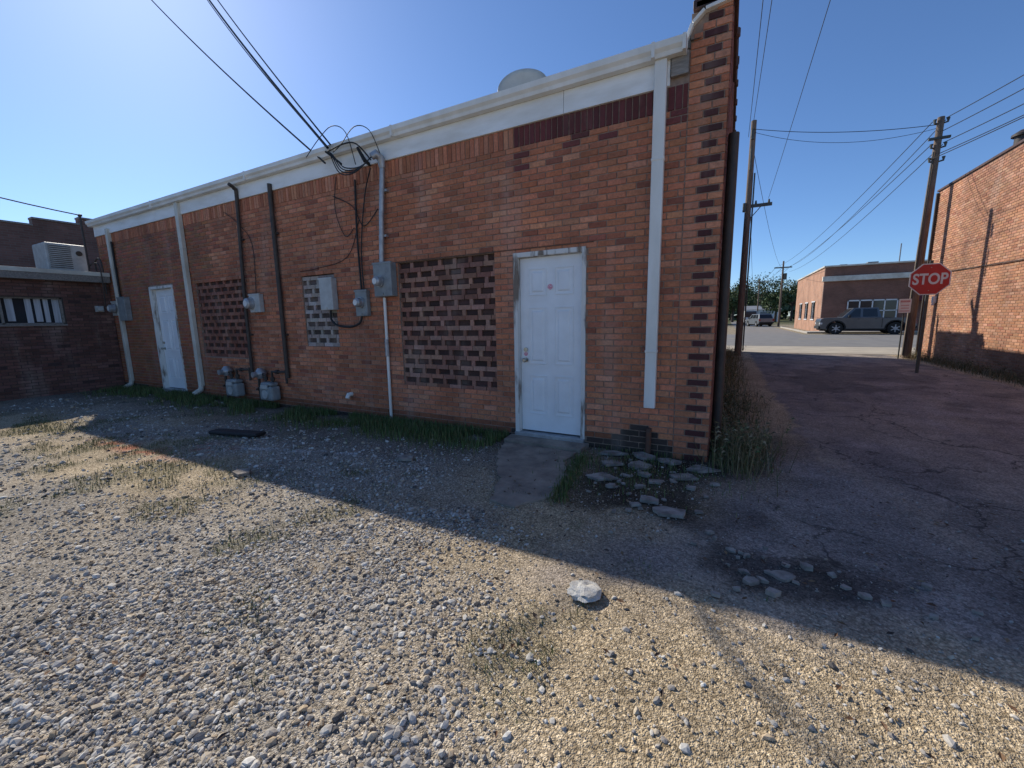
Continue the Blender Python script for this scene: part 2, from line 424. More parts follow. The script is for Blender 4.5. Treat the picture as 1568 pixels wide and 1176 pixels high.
ebox('far_meter_box',-12.98,-12.62,1.65,2.2,.13,M['meter'],-13.2,1.95,.11)
ebox('far_meter_disconnect',-13.42,-13.15,1.78,2.12,.10,M['meter_l'])
mb=MB()
mb.cable([(-5.63,-.05,1.71),(-5.63,-.06,1.57),(-5.5,-.06,1.47),(-5.2,-.06,1.44),(-5.0,-.06,1.5),(-4.95,-.05,1.6)],.016,8)
mb.cable([(-4.93,-.04,1.98),(-4.94,-.04,2.8),(-4.9,-.04,3.55)],.014,8)
mb.cable([(-4.88,-.04,1.98),(-4.87,-.04,2.6),(-4.72,-.05,3.3),(-4.5,-.12,3.62)],.009)
mb.cable([(-5.4,-.03,3.40),(-5.0,-.03,3.2),(-4.8,-.03,2.9),(-4.5,-.03,3.1)],.007)
mb.cable([(-7.6,-.03,2.04),(-7.55,-.03,2.9),(-7.9,-.03,3.3),(-8.3,-.03,3.55)],.006)
mb.tube([(-13.0,-.05,2.2),(-13.0,-.05,3.5)],.02,8)
mb.cable([(-6.34,-.02,2.36),(-5.9,-.02,2.38),(-5.2,-.02,2.5),(-4.9,-.02,3.0)],.005)
mb.cable([(-5.3,-.03,3.66),(-5.35,-.05,3.2),(-5.2,-.03,2.8),(-5.0,-.03,2.9)],.006)
par(mb.build('wall_cables',M['wire'],smooth=True))
mb=MB()
for k in range(4):
    o=.035*k
    mb.cable([(-4.40,-.19,3.72),(-4.55,-.26-o,3.60-o),(-4.8-o,-.3,3.62-o*.5),(-5.0-o,-.26,3.78+o*.6),(-5.15,-.22,3.9),(-5.3,-.18,3.96)],.008)
mb.cable([(-4.8,-.1,3.72),(-4.82,-.22,4.1),(-5.05,-.25,4.22),(-5.4,-.2,4.14),(-5.7,-.2,3.95)],.006)
mb.cable([(-4.3,-.12,3.75),(-4.40,-.2,4.05),(-4.62,-.25,4.12),(-4.9,-.25,3.95),(-5.1,-.22,3.9)],.006)
mb.cable([(-4.45,-.15,3.7),(-4.6,-.25,3.9),(-4.85,-.25,3.95),(-5.2,-.22,3.93)],.010)
mb.tube([(-5.3,-.18,3.96),(-5.22,-.16,3.90),(-5.15,-.02,3.8)],.014,8); mb.tube([(-4.72,-.12,3.92),(-4.62,-.10,3.74),(-4.6,-.02,3.70)],[.02,.03,.02],8)
par(mb.build('service_drip_loops',M['wire'],smooth=True))
def gasmeter(x):
    g=MB()
    g.tube(smooth([(x-.34,-.10,-.05),(x-.34,-.10,.50),(x-.26,-.11,.60),(x-.14,-.13,.60)],4),.024,8)
    g.tube([(x-.14,-.13,.60),(x-.06,-.14,.60),(x-.06,-.14,.47)],.022,8)
    g.tube([(x+.14,-.14,.47),(x+.14,-.14,.66),(x+.36,-.12,.66),(x+.42,-.06,.66)],.022,8)
    g.tube([(x+.42,-.06,.70),(x+.42,-.06,.45)],.022,8)
    for a,b in (((x-.34,-.10,.28),(x-.34,-.10,.35)),((x-.06,-.14,.50),(x-.06,-.14,.56)),((x+.14,-.14,.50),(x+.14,-.14,.56)),((x+.30,-.125,.66),(x+.24,-.13,.66))): g.tube([a,b],.038,8)
    g.box(x-.36,x-.32,-.17,-.07,.30,.33)
    o1=g.build('gas_meter_piping',M['dark'],smooth=True)
    g=MB(); g.tube([(x-.24,-.12,.52),(x-.24,-.12,.60),(x-.24,-.12,.63),(x-.24,-.12,.71)],[.05,.10,.10,.04],16); g.tube([(x-.24,-.12,.60),(x-.24,-.27,.60)],[.06,.05],12)
    o4=g.build('pressure_regulator',M['galv'],smooth=True)
    g=MB()
    g.box(x-.14,x+.22,-.24,-.06,.14,.40); g.box(x-.12,x+.20,-.23,-.07,.40,.47)
    o2=g.build('gas_meter_body',M['meter'],bevel=.035)
    g=MB(); g.tube([(x+.04,-.24,.26),(x+.04,-.255,.26)],.08,16); g.box(x-.05,x+.13,-.262,-.24,.36,.43)
    o3=g.build('gas_meter_dial',M['meter_l'])
    e=empty('gas_meter',(x,0,0))
    for o in (o1,o2,o3,o4): o.parent=e; o.matrix_parent_inverse=Matrix.Translation((-x,0,0))
gasmeter(-8.45); gasmeter(-7.35)
mb=MB(); mb.tube([(-5.35,-.01,.36),(-5.35,-.08,.36),(-5.35,-.11,.30)],.035,10); par(mb.build('dryer_vent_cap',M['white'],smooth=True))
mb=MB(); mb.tube([(-4.47,-.06,1.0),(-4.47,-.06,1.25)],.03,8); par(mb.build('conduit_coupling',M['galv']))
dish=empty('satellite_dish',(-2.75,1.0,4.1))
mb=MB(); nR,nA=6,32; vs=[];fs_=[]
Mx=Matrix.Translation((-2.67,1.0,4.59))@Matrix.Rotation(R(18),4,'Z')@Matrix.Rotation(R(66),4,'X')
for i in range(nR+1):
    r=.35*i/nR
    for k in range(nA):
        t=2*math.pi*k/nA; vs.append(Mx@Vector((r*math.cos(t),r*math.sin(t)*.92,.75*r*r)))
for i in range(nR):
    for k in range(nA):
        k2=(k+1)%nA; fs_.append((i*nA+k,i*nA+k2,(i+1)*nA+k2,(i+1)*nA+k))
mb.add(vs,fs_); o=mb.build('reflector',M['cream'],smooth=True); sm=o.modifiers.new('s','SOLIDIFY'); sm.thickness=.012
o.parent=dish;o.matrix_parent_inverse=Matrix.Translation((2.75,-1.0,-4.1))
mb=MB(); mb.tube([(-2.72,1.02,4.06),(-2.72,1.05,4.3),(-2.72,1.03,4.5)],.025,10); mb.tube([(-2.72,1.0,4.3),(-2.8,1.3,4.3),(-2.85,1.45,4.5)],.015,8); mb.box(-2.9,-2.54,.9,1.2,4.05,4.075)
o=mb.build('mount',M['galv']); o.parent=dish;o.matrix_parent_inverse=Matrix.Translation((2.75,-1.0,-4.1))

# ================================================================== LEFT BUILDING
lb=empty('neighbour_brick_building',(-16,-3,0))
def parL(o): o.parent=lb; o.matrix_parent_inverse=Matrix.Translation((16,3,0)); return o
LX=-13.6
mb=MB(); win=(-3.4,-.87,1.60,2.19)
mb.box(LX-.25,LX-.012,-.87,-.02,-.1,2.62); mb.box(LX-.25,LX-.012,-9,-3.4,-.1,2.62)
mb.box(LX-.25,LX-.012,-3.4,-.87,-.1,1.60); mb.box(LX-.25,LX-.012,-3.4,-.87,2.19,2.62)
parL(mb.build('wall_backing',M['mortar_dark']))
LP=[(.21,.10,.08),(.16,.075,.06),(.26,.125,.10),(.09,.05,.045)]  # palette darkened: shade of the face turned from the sun is in the colour
mb=MB(); fl=lambda u,z,w:(LX-.012+w,u,z)
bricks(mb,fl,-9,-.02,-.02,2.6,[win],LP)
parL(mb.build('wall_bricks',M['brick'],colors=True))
parL(box('roof_fascia',(LX+.02,-9.2,2.57),(LX+.16,-.03,2.80),M['greywood'],bevel=.01))
parL(box('fascia_drip_edge',(LX+.161,-9.2,2.72),(LX+.175,-.03,2.81),M['cream'],bevel=.003))
parL(box('soffit',(LX-.01,-9.2,2.60),(LX+.02,-.03,2.64),M['greywood']))
parL(box('lower_roof',(-18,-9.2,2.70),(LX+.02,-.02,2.80),M['roof']))
mb=MB(); mb.box(LX-.16,LX-.15,win[0],win[1],win[2],win[3]); parL(mb.build('window_glass',M['glass']))
mb=MB()
y=win[0]
while y<win[1]-.05:
    if rnd.random()<.85:
        w_=rnd.uniform(.06,.125); mb.box(LX-.149,LX-.14,y,min(y+w_,win[1]),win[2]+.02+rnd.uniform(0,.08),win[3]-.03)
    y+=.14
parL(mb.build('window_curtains',M['blind']))
mb=MB()
for y in (-3.4,-2.6,-1.82,-.91): mb.box(LX-.13,LX-.07,y,y+.035,win[2],win[3])
mb.box(LX-.13,LX-.07,win[0],win[1],win[2],win[2]+.03);mb.box(LX-.13,LX-.07,win[0],win[1],win[3]-.03,win[3]); mb.box(LX-.1,LX+.03,win[0],win[1],win[2]-.04,win[2])
parL(mb.build('window_frame',M['greywood']))
mb=MB()
mb.box(-18.25,-18.01,-9,0,0,4.45); mb.box(-18.25,-18.01,.0,1.0,0,4.65); mb.box(-18.25,-18.01,1.0,9,0,4.85)
parL(mb.build('upper_wall',brickmat('dark_brick_texture',(.22,.11,.085),(.16,.08,.06),(.18,.14,.12),1)))
mb=MB(); mb.box(-18.3,-17.97,-9,-.0,4.45,4.5);mb.box(-18.3,-17.97,.0,1.,4.65,4.7);mb.box(-18.3,-17.97,1.0,9,4.85,4.9); parL(mb.build('upper_coping',M['greywood']))
parL(tube('roof_mast',[(-13.7,-.30,2.4),(-13.7,-.30,4.15)],.018,M['dark']))
parL(box('roof_mast_head',(-13.75,-.33,4.1),(-13.65,-.27,4.15),M['dark'],bevel=.01))
mb=MB(); mb.tube([(LX+.03,-.28,1.95),(LX+.12,-.28,1.95)],[.07,.05],10); mb.box(LX,LX+.04,-.35,-.2,1.88,2.02);parL(mb.build('flood_light',M['meter_l']))
ac=empty('rooftop_air_conditioner',(-14.5,-.5,2.8))
def parA(o): o.parent=ac;o.matrix_parent_inverse=Matrix.Translation((14.5,.5,-2.8))
mb=MB(); mb.box(-15.0,-14.2,-.85,-.15,2.86,3.50); parA(mb.build('case',M['meter_l'],bevel=.02))
mb=MB()
for k in range(12): mb.box(-14.199,-14.19,-.80,-.42,2.93+k*.045,2.945+k*.045)
mb.box(-14.95,-14.85,-.8,-.2,2.80,2.86);mb.box(-14.35,-14.25,-.8,-.2,2.80,2.86)
mb.tube([(-14.199,-.28,3.3),(-14.185,-.28,3.3)],.06,14)
parA(mb.build('grille',M['dark']))
mb=MB();mb.cable([(-13.85,-.12,2.8),(-13.85,-.12,3.1),(-13.6,-.12,3.15),(-13.5,-.12,2.95),(-13.5,-.12,2.3)],.018,8);mb.cable([(-13.95,-.2,2.8),(-13.95,-.2,3.0),(-13.45,-.2,3.0),(-13.38,-.2,2.5),(-13.45,-.2,2.0)],.012,8); parL(mb.build('conduits',M['dark'],smooth=True))

# ================================================================== RIGHT BUILDING
rb=empty('alley_brick_building',(9,8,0))
def parR(o): o.parent=rb; o.matrix_parent_inverse=Matrix.Translation((-9,-8,0)); return o
RX=5.85
mb=MB(); mb.box(RX+.012,RX+.3,-1,14.3,-.1,5.35); mb.box(RX+.3,16,14.05,14.3,-.1,5.35);mb.box(RX+.3,16,-1,-.75,-.1,5.35)
parR(mb.build('wall_backing',M['mortar']))
RP=[(.58,.29,.17),(.52,.25,.145),(.64,.35,.22),(.42,.18,.11)]
mb=MB(); fr=lambda u,z,w:(RX+.012-w,u,z)
bricks(mb,fr,-1,14.3,-.02,5.34,[],RP)
parR(mb.build('wall_bricks',M['brick'],colors=True))
mb=MB(); mb.box(RX-.03,RX+.34,-1.03,14.34,5.352,5.42); parR(mb.build('coping',M['terra'],bevel=.01))
parR(box('roof',(RX+.3,-.75,5.0),(16,14.05,5.1),M['roof']))
mb=MB(); mb.tube([(6.2,10.9,5.3),(6.2,10.9,5.75)],.14,12); mb.tube([(6.2,10.9,5.75),(6.2,10.9,5.8),(6.2,10.9,5.9)],[.2,.2,.05],12); parR(mb.build('roof_vent',M['dark'],smooth=True))
mb=MB(); mb.box(RX-.09,RX,13.35,13.47,1.8,2.0); mb.tube([(RX-.05,13.4,1.8),(RX-.07,13.4,1.72)],.04,8); parR(mb.build('wall_light',M['signwhite'],bevel=.01))
mb=MB(); mb.tube([(RX-.05,8.3,.05),(RX-.05,8.3,2.6)],.03,8); mb.tube([(RX-.03,-1,2.62),(RX-.03,8.3,2.62),(RX-.03,14.2,2.75)],.012,6); mb.tube([(RX-.04,14.22,.0),(RX-.04,14.22,5.3)],.04,8); parR(mb.build('wall_conduit',M['dark'],smooth=True))

# ================================================================== FAR STOREFRONT
fb=empty('corner_store_building',(12,45,0))
def parF(o): o.parent=fb; o.matrix_parent_inverse=Matrix.Translation((-12,-45,0)); return o
mb=MB()
mb.box(6.9,30,38,38.3,0,5.3,mi=0)
mb.box(6.9,7.2,38.3,53,0,5.3,mi=1); mb.box(7.2,30,52.7,53,0,5.2,mi=1)
parF(mb.build('walls',[brickmat('store_brick_shaded_front',(.28,.12,.08),(.22,.09,.06),(.24,.19,.155),0),brickmat('store_brick_sunlit_side',(.50,.26,.15),(.44,.21,.125),(.36,.29,.23),1)]))  # shade painted into the front brick colour, sunlight into the side brick
mb=MB(); mb.box(6.75,30,37.7,37.99,4.15,4.55); mb.box(6.8,30,37.85,38.31,5.3,5.42); mb.box(6.8,7.25,38.31,53,5.3,5.42); parF(mb.build('cornice_band',M['cream'],bevel=.02))
mb=MB(); mb.box(7.2,30,38.3,52.7,4.9,5.0); parF(mb.build('roof',M['roof']))
mb=MB(); mb.box(8.6,11.6,37.93,38.0,1.0,2.55); mb.box(14,20,37.93,38.0,.5,2.6)
for k in range(3): mb.box(6.86,6.9,41+k*3.6,42.6+k*3.6,1.1,2.6)
parF(mb.build('window_glass',M['glass']))
mb=MB()
for x in (8.55,9.3,10.1,10.85,11.6): mb.box(x,x+.08,37.9,37.93,.95,2.6)
mb.box(8.55,11.68,37.9,37.93,2.5,2.6);mb.box(8.55,11.68,37.9,37.93,1.7,1.76)
for k in range(3): mb.box(6.84,6.86,40.95+k*3.6,42.65+k*3.6,2.6,2.7); mb.box(6.84,6.86,40.95+k*3.6,42.65+k*3.6,1.0,1.1); mb.box(6.84,6.86,41.75+k*3.6,41.83+k*3.6,1.1,2.6)
parF(mb.build('window_frames',M['signwhite']))
mb=MB(); mb.prism([(37.0,2.4),(37.995,2.4),(37.995,3.5)],12.6,18,Mx=Matrix(((0,0,1,0),(1,0,0,0),(0,1,0,0),(0,0,0,1)))); parF(mb.build('awning',M['maroon']))
mb=MB(); mb.box(12.5,13.8,36.4,36.55,3.5,4.1); mb.box(13.1,13.2,36.5,37.7,3.75,3.85); parF(mb.build('hanging_shop_sign',M['signwhite']))
mb=MB()
for x,y,s in ((8.2,40,.5),(10.5,42,.7),(13,41,.4)): mb.box(x,x+s,y,y+s,5.0,5.0+s*1.3)
mb.tube([(12,40,5),(12,40,7)],.04,8); parF(mb.build('roof_vents',M['meter']))

# ================================================================== GROUND
def axis(lo,f0,f1,hi,st,mid=None):
    a=list(np.arange(f0,f1,st))
    if mid: a+=list(np.arange(a[-1]+.14,mid,.14))
    s=st; x=f0; L=[]
    while x>lo: s*=1.35; x-=s; L.append(max(x,lo))
    s=a[-1]-a[-2]; x=a[-1]; Rr=[]
    while x<hi: s*=1.35; x+=s; Rr.append(min(x,hi))
    return np.array(L[::-1]+a+Rr)
def g_dirt(x,y):
    n=fbm(x,y,.9,4)-.5
    d=sst(-2.2,-.6,x+n*2.4+(y+3)*.35)
    d=d*(1-sst(-3.40,-3.75,y+n*.8)*.85*sst(1.8,-.2,x))
    d=np.maximum(d,.8*sst(.15,.75,fbm(x+3,y,.7,3)*1.2-.1+.5*np.exp(-((y+2.75)/.5)**2)*sst(-3.0,-5,x)-.25))
    return np.clip(d,0,1)
def g_asph(x,y):
    n=fbm(x*1.3+9,y*1.3,1.2,4)-.5; n2=fbm(x+31,y+7,5,3)-.5
    e=np.where(y>.6,.88+n*.15,-.80+(np.clip(y,-4,.6)+2.0)*.70+n*.9)
    w=np.where(y>1.0,.06,.45)
    a=sst(-1,1,(x-e+n2*.25)/w)*sst(-2.75,-1.95,y+n*1.0+n2*.35-(x-1)*.05)
    a=a*sst(5.35,5.0,x+n*.5)*sst(15.3,15.1,y)
    return a
def g_green(x,y):
    n=fbm(x*2,y*2,1.3,4)
    g=sst(-1.15,-.25,y)*sst(-2.4,-3.0,x)*sst(.35,.6,n+.12)
    g=np.maximum(g,.7*np.exp(-((y+2.6)/.4)**2)*sst(-2.0,-6,x)*sst(.42,.58,n))
    g=np.maximum(g,.5*sst(.58,.70,fbm(x*1.4+50,y*1.4,1.1,4)))
    return g
def paint(x,y):
    n=fbm(x,y,7,3)
    r=sst(.48,.58,n)*np.exp(-((x+6.6)/.9)**2-((y+2.42)/.13)**2)+sst(.48,.58,n)*np.exp(-((x+5.5)/.4)**2-((y+2.0)/.13)**2)
    w=sst(.40,.50,n)*(np.abs(y+1.62-.30*(x+4.6))<.05)*(np.abs(x+4.5)<.75)
    return np.clip(r*1.2,0,1),w*1.0
def gcolor(X,Y):
    e=lambda a:np.asarray(a)[...,None]
    gd=e(g_dirt(X,Y)); ga=e(g_asph(X,Y)); gg=e(g_green(X,Y))
    gravelc=np.array([.48,.435,.37]); dirtc=np.array([.66,.53,.35]); asc=np.array([.30,.262,.235]); grc=np.array([.13,.14,.06]); nearwallc=np.array([.17,.14,.115])
    c=gravelc*(1-gd)+dirtc*gd
    c=c*(.70+.60*e(fbm(X,Y,2.2,5)))
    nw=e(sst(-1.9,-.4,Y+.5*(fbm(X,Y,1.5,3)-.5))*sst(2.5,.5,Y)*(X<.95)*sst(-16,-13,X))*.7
    c=c*(1-nw)+nearwallc*1.3*nw  # ground blends to a darker brown towards the wall
    c=c*(1-ga)+asc*(.5+1.0*e(fbm(X,Y,2.5,5)))*ga
    tr=e(sst(.42,.66,fbm(X*1.6+20,Y*.5,1.1,4))*.5)*ga
    c=c*(1-tr)+np.array([.43,.36,.28])*tr
    dp=e(sst(.54,.57,fbm(X+70,Y*.7,.8,3))*.5)*ga
    c=c*(1-dp)+np.array([.13,.118,.11])*dp
    for (x0,y0,rx,ry,k) in ((.30,-1.95,.42,.26,.75),(.75,-1.75,.35,.14,.5),(-.62,-.85,.55,.75,.72),(-.45,-.2,.7,.35,.75),(-1.0,-1.35,.4,.35,.5),(-.1,-1.3,.5,.35,.45)):
        n=fbm(X*3,Y*3,1.5,4)-.5
        b_=e(sst(1.25,.6,np.hypot((X-x0)/rx,(Y-y0)/ry)+n*1.1))*k; c=c*(1-b_)+np.array([.05,.043,.038])*b_
    c=c*(1-gg*.7*(1-ga))+grc*gg*.7*(1-ga)
    pr,pw=paint(X,Y); pr=e(pr);pw=e(pw)
    c=c*(1-pr*.65)+np.array([.6,.14,.08])*pr*.65; c=c*(1-pw*.6)+np.array([.7,.7,.68])*pw*.6
    far=e(sst(14.6,15.4,Y)); c=c*(1-far)+np.array([.42,.36,.26])*far
    far2=e(sst(60,90,Y)); c=c*(1-far2)+np.array([.12,.13,.06])*far2
    return np.clip(c,.01,.8)
def gheight(X,Y):
    near=sst(20,8,np.hypot(X,Y+4)); ga=g_asph(X,Y)
    Z=-.018*fbm(X,Y,1.4,4)*near-.006*vnoise(X,Y,14)*near-.002
    Z=Z*(1-ga*.8)+(-.006)*ga*.8
    return np.where((X<XR+.02)&(Y>.3)&(Y<15)&(X>XL),-.03,Z)
def gridmesh(name,xs,ys,zoff,mat,keep=None):
    X,Y=np.meshgrid(xs,ys); nx,ny=len(xs),len(ys); Z=gheight(X,Y)+zoff
    me=bpy.data.meshes.new(name); co=np.stack([X,Y,Z],-1).reshape(-1,3).astype(np.float32)
    I=np.arange(nx*ny).reshape(ny,nx); q=np.stack([I[:-1,:-1],I[:-1,1:],I[1:,1:],I[1:,:-1]],-1).reshape(-1,4)
    C=gcolor(X,Y).reshape(-1,3); GA=g_asph(X,Y).reshape(-1)
    if keep is not None:
        k=keep(X,Y)>.5; kk=((k[:-1,:-1].astype(int)+k[:-1,1:]+k[1:,1:]+k[1:,:-1])>3).reshape(-1); q=q[kk]
        used=np.unique(q); mp=np.full(nx*ny,-1); mp[used]=np.arange(len(used)); q=mp[q]; co=co[used]; C=C[used]; GA=GA[used]
    me.vertices.add(len(co)); me.vertices.foreach_set('co',co.ravel())
    me.loops.add(len(q)*4); me.loops.foreach_set('vertex_index',q.ravel().astype(np.int32))
    me.polygons.add(len(q)); me.polygons.foreach_set('loop_start',(np.arange(len(q))*4).astype(np.int32)); me.polygons.foreach_set('loop_total',np.full(len(q),4,dtype=np.int32))
    me.update(calc_edges=True); me.polygons.foreach_set('use_smooth',[True]*len(q))
    ca=me.color_attributes.new('Col','FLOAT_COLOR','POINT')
    ca.data.foreach_set('color',np.concatenate([C,np.ones((len(C),1))],-1).reshape(-1).astype(np.float32))
    fa=me.attributes.new('Asph','FLOAT','POINT'); fa.data.foreach_set('value',GA.astype(np.float32))
    me.materials.append(mat); o=bpy.data.objects.new(name,me); COL.objects.link(o); return o
def gmat(name):
    m,nt,b=newmat(name)
    a=N(nt,'ShaderNodeAttribute',attribute_name='Col'); fa=N(nt,'ShaderNodeAttribute',attribute_name='Asph')
    tc=N(nt,'ShaderNodeTexCoord')
    mp=N(nt,'ShaderNodeMapping'); mp.inputs['Scale'].default_value=(1,1,0); nt.links.new(tc.outputs['Object'],mp.inputs[0]); P2=mp.outputs[0]
    vo=N(nt,'ShaderNodeTexVoronoi'); vo.inputs['Scale'].default_value=75; nt.links.new(P2,vo.inputs['Vector'])
    vo2=N(nt,'ShaderNodeTexVoronoi'); vo2.inputs['Scale'].default_value=170; nt.links.new(P2,vo2.inputs['Vector'])
    sc=N(nt,'ShaderNodeSeparateColor'); nt.links.new(vo.outputs['Color'],sc.inputs[0])
    sc2=N(nt,'ShaderNodeSeparateColor'); nt.links.new(vo2.outputs['Color'],sc2.inputs[0])
    k=mixc(nt,1,a.outputs[0],ramp(nt,sc.outputs[0],0,1,(.62,.61,.60),(1.28,1.28,1.28)),'MULTIPLY')
    k=mixc(nt,1,k,ramp(nt,sc2.outputs[0],0,1,(.70,.70,.70),(1.25,1.25,1.25)),'MULTIPLY')
    dk=ramp(nt,vo.outputs['Distance'],.25,.8,(1.05,1.05,1.05),(.55,.53,.5))
    dk=mixc(nt,fa.outputs['Fac'],dk,(.97,.97,.97)); k=mixc(nt,1,k,dk,'MULTIPLY')
    nb=noise(nt,5,6,.7); k=mixc(nt,1,k,ramp(nt,nb.outputs[0],.3,.7,(.80,.80,.80),(1.15,1.14,1.12)),'MULTIPLY')
    nn=noise(nt,2.5,4); va=N(nt,'ShaderNodeVectorMath',operation='ADD'); nt.links.new(P2,va.inputs[0])
    vs_=N(nt,'ShaderNodeVectorMath',operation='SCALE'); nt.links.new(nn.outputs['Color'],vs_.inputs[0]); vs_.inputs['Scale'].default_value=.6; nt.links.new(vs_.outputs[0],va.inputs[1])
    v3=N(nt,'ShaderNodeTexVoronoi',feature='DISTANCE_TO_EDGE'); v3.inputs['Scale'].default_value=.85; nt.links.new(va.outputs[0],v3.inputs['Vector'])
    cr=ramp(nt,v3.outputs['Distance'],.004,.014,(.8,.8,.8),(0,0,0)); n5=noise(nt,.8,3); cr=mixc(nt,1,cr,ramp(nt,n5.outputs[0],.40,.52),'MULTIPLY')
    cr=mixc(nt,1,cr,ramp(nt,fa.outputs['Fac'],.6,.95),'MULTIPLY')
    k=mixc(nt,cr,k,(.06,.053,.048))
    nt.links.new(k,b.inputs['Base Color']); b.inputs['Roughness'].default_value=.95; b.inputs['Specular IOR Level'].default_value=.12
    mt=N(nt,'ShaderNodeMath',operation='ADD'); nt.links.new(vo.outputs['Distance'],mt.inputs[0]); nt.links.new(vo2.outputs['Distance'],mt.inputs[1])
    st=N(nt,'ShaderNodeMapRange'); st.inputs['To Min'].default_value=.8; st.inputs['To Max'].default_value=.45; nt.links.new(fa.outputs['Fac'],st.inputs[0])
    bp=N(nt,'ShaderNodeBump',invert=True); nt.links.new(st.outputs[0],bp.inputs['Strength']); bp.inputs['Distance'].default_value=.008
    nt.links.new(mt.outputs[0],bp.inputs['Height']); nt.links.new(bp.outputs[0],b.inputs['Normal']); return m
GM=gmat('gravel_and_old_asphalt')
AX=axis(-500,-11,5.7,500,.05); AY=axis(-60,-4.8,2.5,700,.045,mid=15.6)
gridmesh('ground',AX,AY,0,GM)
gridmesh('alley_road',AX[(AX>-3)&(AX<5.8)],AY[(AY>-4)&(AY<15.4)],.0015,GM,keep=g_asph)
M['street']=pm('street_asphalt',(.22,.21,.19),(.17,.16,.15),1.5,.95)
mb=MB(); mb.add([(-60,15.0,.006),(80,15.0,.006),(80,19.2,.006),(-60,19.2,.006)],[(0,1,2,3)]); mb.build('concrete_apron',pm('tan_concrete',(.47,.41,.31),(.36,.31,.24),1.2,.95))
mb=MB(); mb.add([(-60,19.2,.010),(80,19.2,.010),(80,33.6,.010),(-60,33.6,.010)],[(0,1,2,3)]); mb.add([(1.0,33.6,.010),(5.2,33.6,.010),(5.4,130,.010),(.6,130,.010)],[(0,1,2,3)]); mb.build('cross_street',M['street'])
mb=MB(); 
for x in range(-50,70,6): mb.add([(x,26.3,.015),(x+3,26.3,.015),(x+3,26.42,.015),(x,26.42,.015)],[(0,1,2,3)])
mb.build('road_marking',pm('road_paint',(.6,.45,.1),(.4,.32,.15),9,.8))
mb=MB(); mb.box(5.9,60,35.8,37.99,-.05,.13); mb.box(5.75,5.89,35.8,55,-.05,.13); mb.build('sidewalk',pm('sidewalk_concrete',(.45,.41,.35),(.35,.32,.27),1.5,.95),bevel=.02)
def rag(P,amp=.03,step=.07):
    o=[]
    for a,b in zip(P,P[1:]+P[:1]):
        L=math.hypot(b[0]-a[0],b[1]-a[1]); n=max(1,int(L/step))
        for i in range(n):
            t=i/n; k=rnd.uniform(-amp,amp); o.append((a[0]+(b[0]-a[0])*t-(b[1]-a[1])/L*k,a[1]+(b[1]-a[1])*t+(b[0]-a[0])/L*k))
    return o
mb=MB()
P=[(-1.42,-.30),(-1.48,-.62),(-1.30,-1.0),(-1.25,-1.5),(-1.45,-1.85),(-1.72,-1.8),(-1.82,-1.4),(-2.1,-1.0),(-2.28,-.6),(-2.38,-.30)]
mb.prism(rag(P,.025),-.03,.004); mb.prism([(-2.42,-.018),(-1.38,-.018),(-1.40,-.29),(-2.40,-.27)],-.02,.035)
mb.build('concrete_door_pad',pm('dirty_concrete',(.36,.30,.235),(.19,.155,.125),4.5,.95,bs=.8,bd=.012),bevel=.004)
mb=MB()
def slab(m,cx,cy,r,n,h,tilt=.07,asp=1.):
    a0=rnd.random()*6; poly=[]
    for i in range(n):
        t=a0+2*math.pi*i/n+rnd.uniform(-.4,.4)*3/n; q=r*rnd.uniform(.62,1.15); poly.append((q*math.cos(t)*1.15,q*math.sin(t)*.85))
    poly=rag(poly,.006,.035)
    Mx=Matrix.Translation((cx,cy,h/2-.004))@Matrix.Rotation(rnd.uniform(-tilt,tilt),4,'X')@Matrix.Rotation(rnd.uniform(-tilt,tilt),4,'Y')
    m.prism(poly,-h/2,h/2,Mx=Mx)
for (x,y,r) in ((-1.05,-.18,.15),(-.72,-.16,.13),(-.44,-.2,.13),(-.16,-.32,.15),(-1.0,-.5,.12),(-.72,-.48,.12),(-.28,-.60,.14),(-1.0,-.92,.17),(-.78,-.78,.07),(-.62,-.70,.06),(-.5,-.82,.08),(-.62,-1.0,.045),(-.48,-1.25,.08),(-.33,-1.42,.14),(-.58,-1.38,.05),(-.12,-1.3,.04),(.36,-1.95,.08),(.5,-1.80,.035),(.2,-2.1,.04),(.30,-2.16,.035),(-.02,-.66,.05),(-.85,-1.1,.04),(-.2,-.85,.05)):
    slab(mb,x,y,r,rnd.choice([4,4,5,6]),rnd.uniform(.015,.03))
for _ in range(60):
    x=rnd.gauss(.2,.45) if rnd.random()<.5 else rnd.gauss(-.6,.35); y=rnd.gauss(-1.95,.15) if x>.0 else rnd.gauss(-.9,.4)
    if y<-.06: slab(mb,x,y,rnd.uniform(.012,.03),rnd.choice([4,5]),rnd.uniform(.012,.02),.2)
mb.build('broken_concrete_pieces',M['conc_l'])
def rock(name,x,y,r,mat,fl=.5,seed=1):
    bm=bmesh.new(); bmesh.ops.create_icosphere(bm,subdivisions=3,radius=r); rr=random.Random(seed)
    for v in bm.verts:
        k=float(fbm(v.co.x/r*1.5+seed*9,v.co.y/r*1.5+v.co.z/r*2,1.3,3)); v.co*=.6+.8*k; v.co.z*=fl
    me=bpy.data.meshes.new(name); bm.to_mesh(me); bm.free(); me.materials.append(mat); o=bpy.data.objects.new(name,me); o.location=(x,y,r*fl*.35); COL.objects.link(o); return o
rock('white_rock',-.62,-2.60,.085,pm('white_rock_mat',(.66,.64,.58),(.46,.44,.39),22,.9,bs=.6,bd=.01),.38,3)
mb=MB(); mb.box(-.42,.42,-.09,.09,.0,.05,Mx=Matrix.Translation((-5.95,-1.5,0))@Matrix.Rotation(R(12),4,'Z')); mb.build('rubber_wheel_stop',M['black'],bevel=.02)
mb=MB(); slab(mb,-4.3,-2.35,.09,5,.03); slab(mb,-3.1,-1.3,.10,6,.03); mb.build('loose_slab',M['conc_l'])

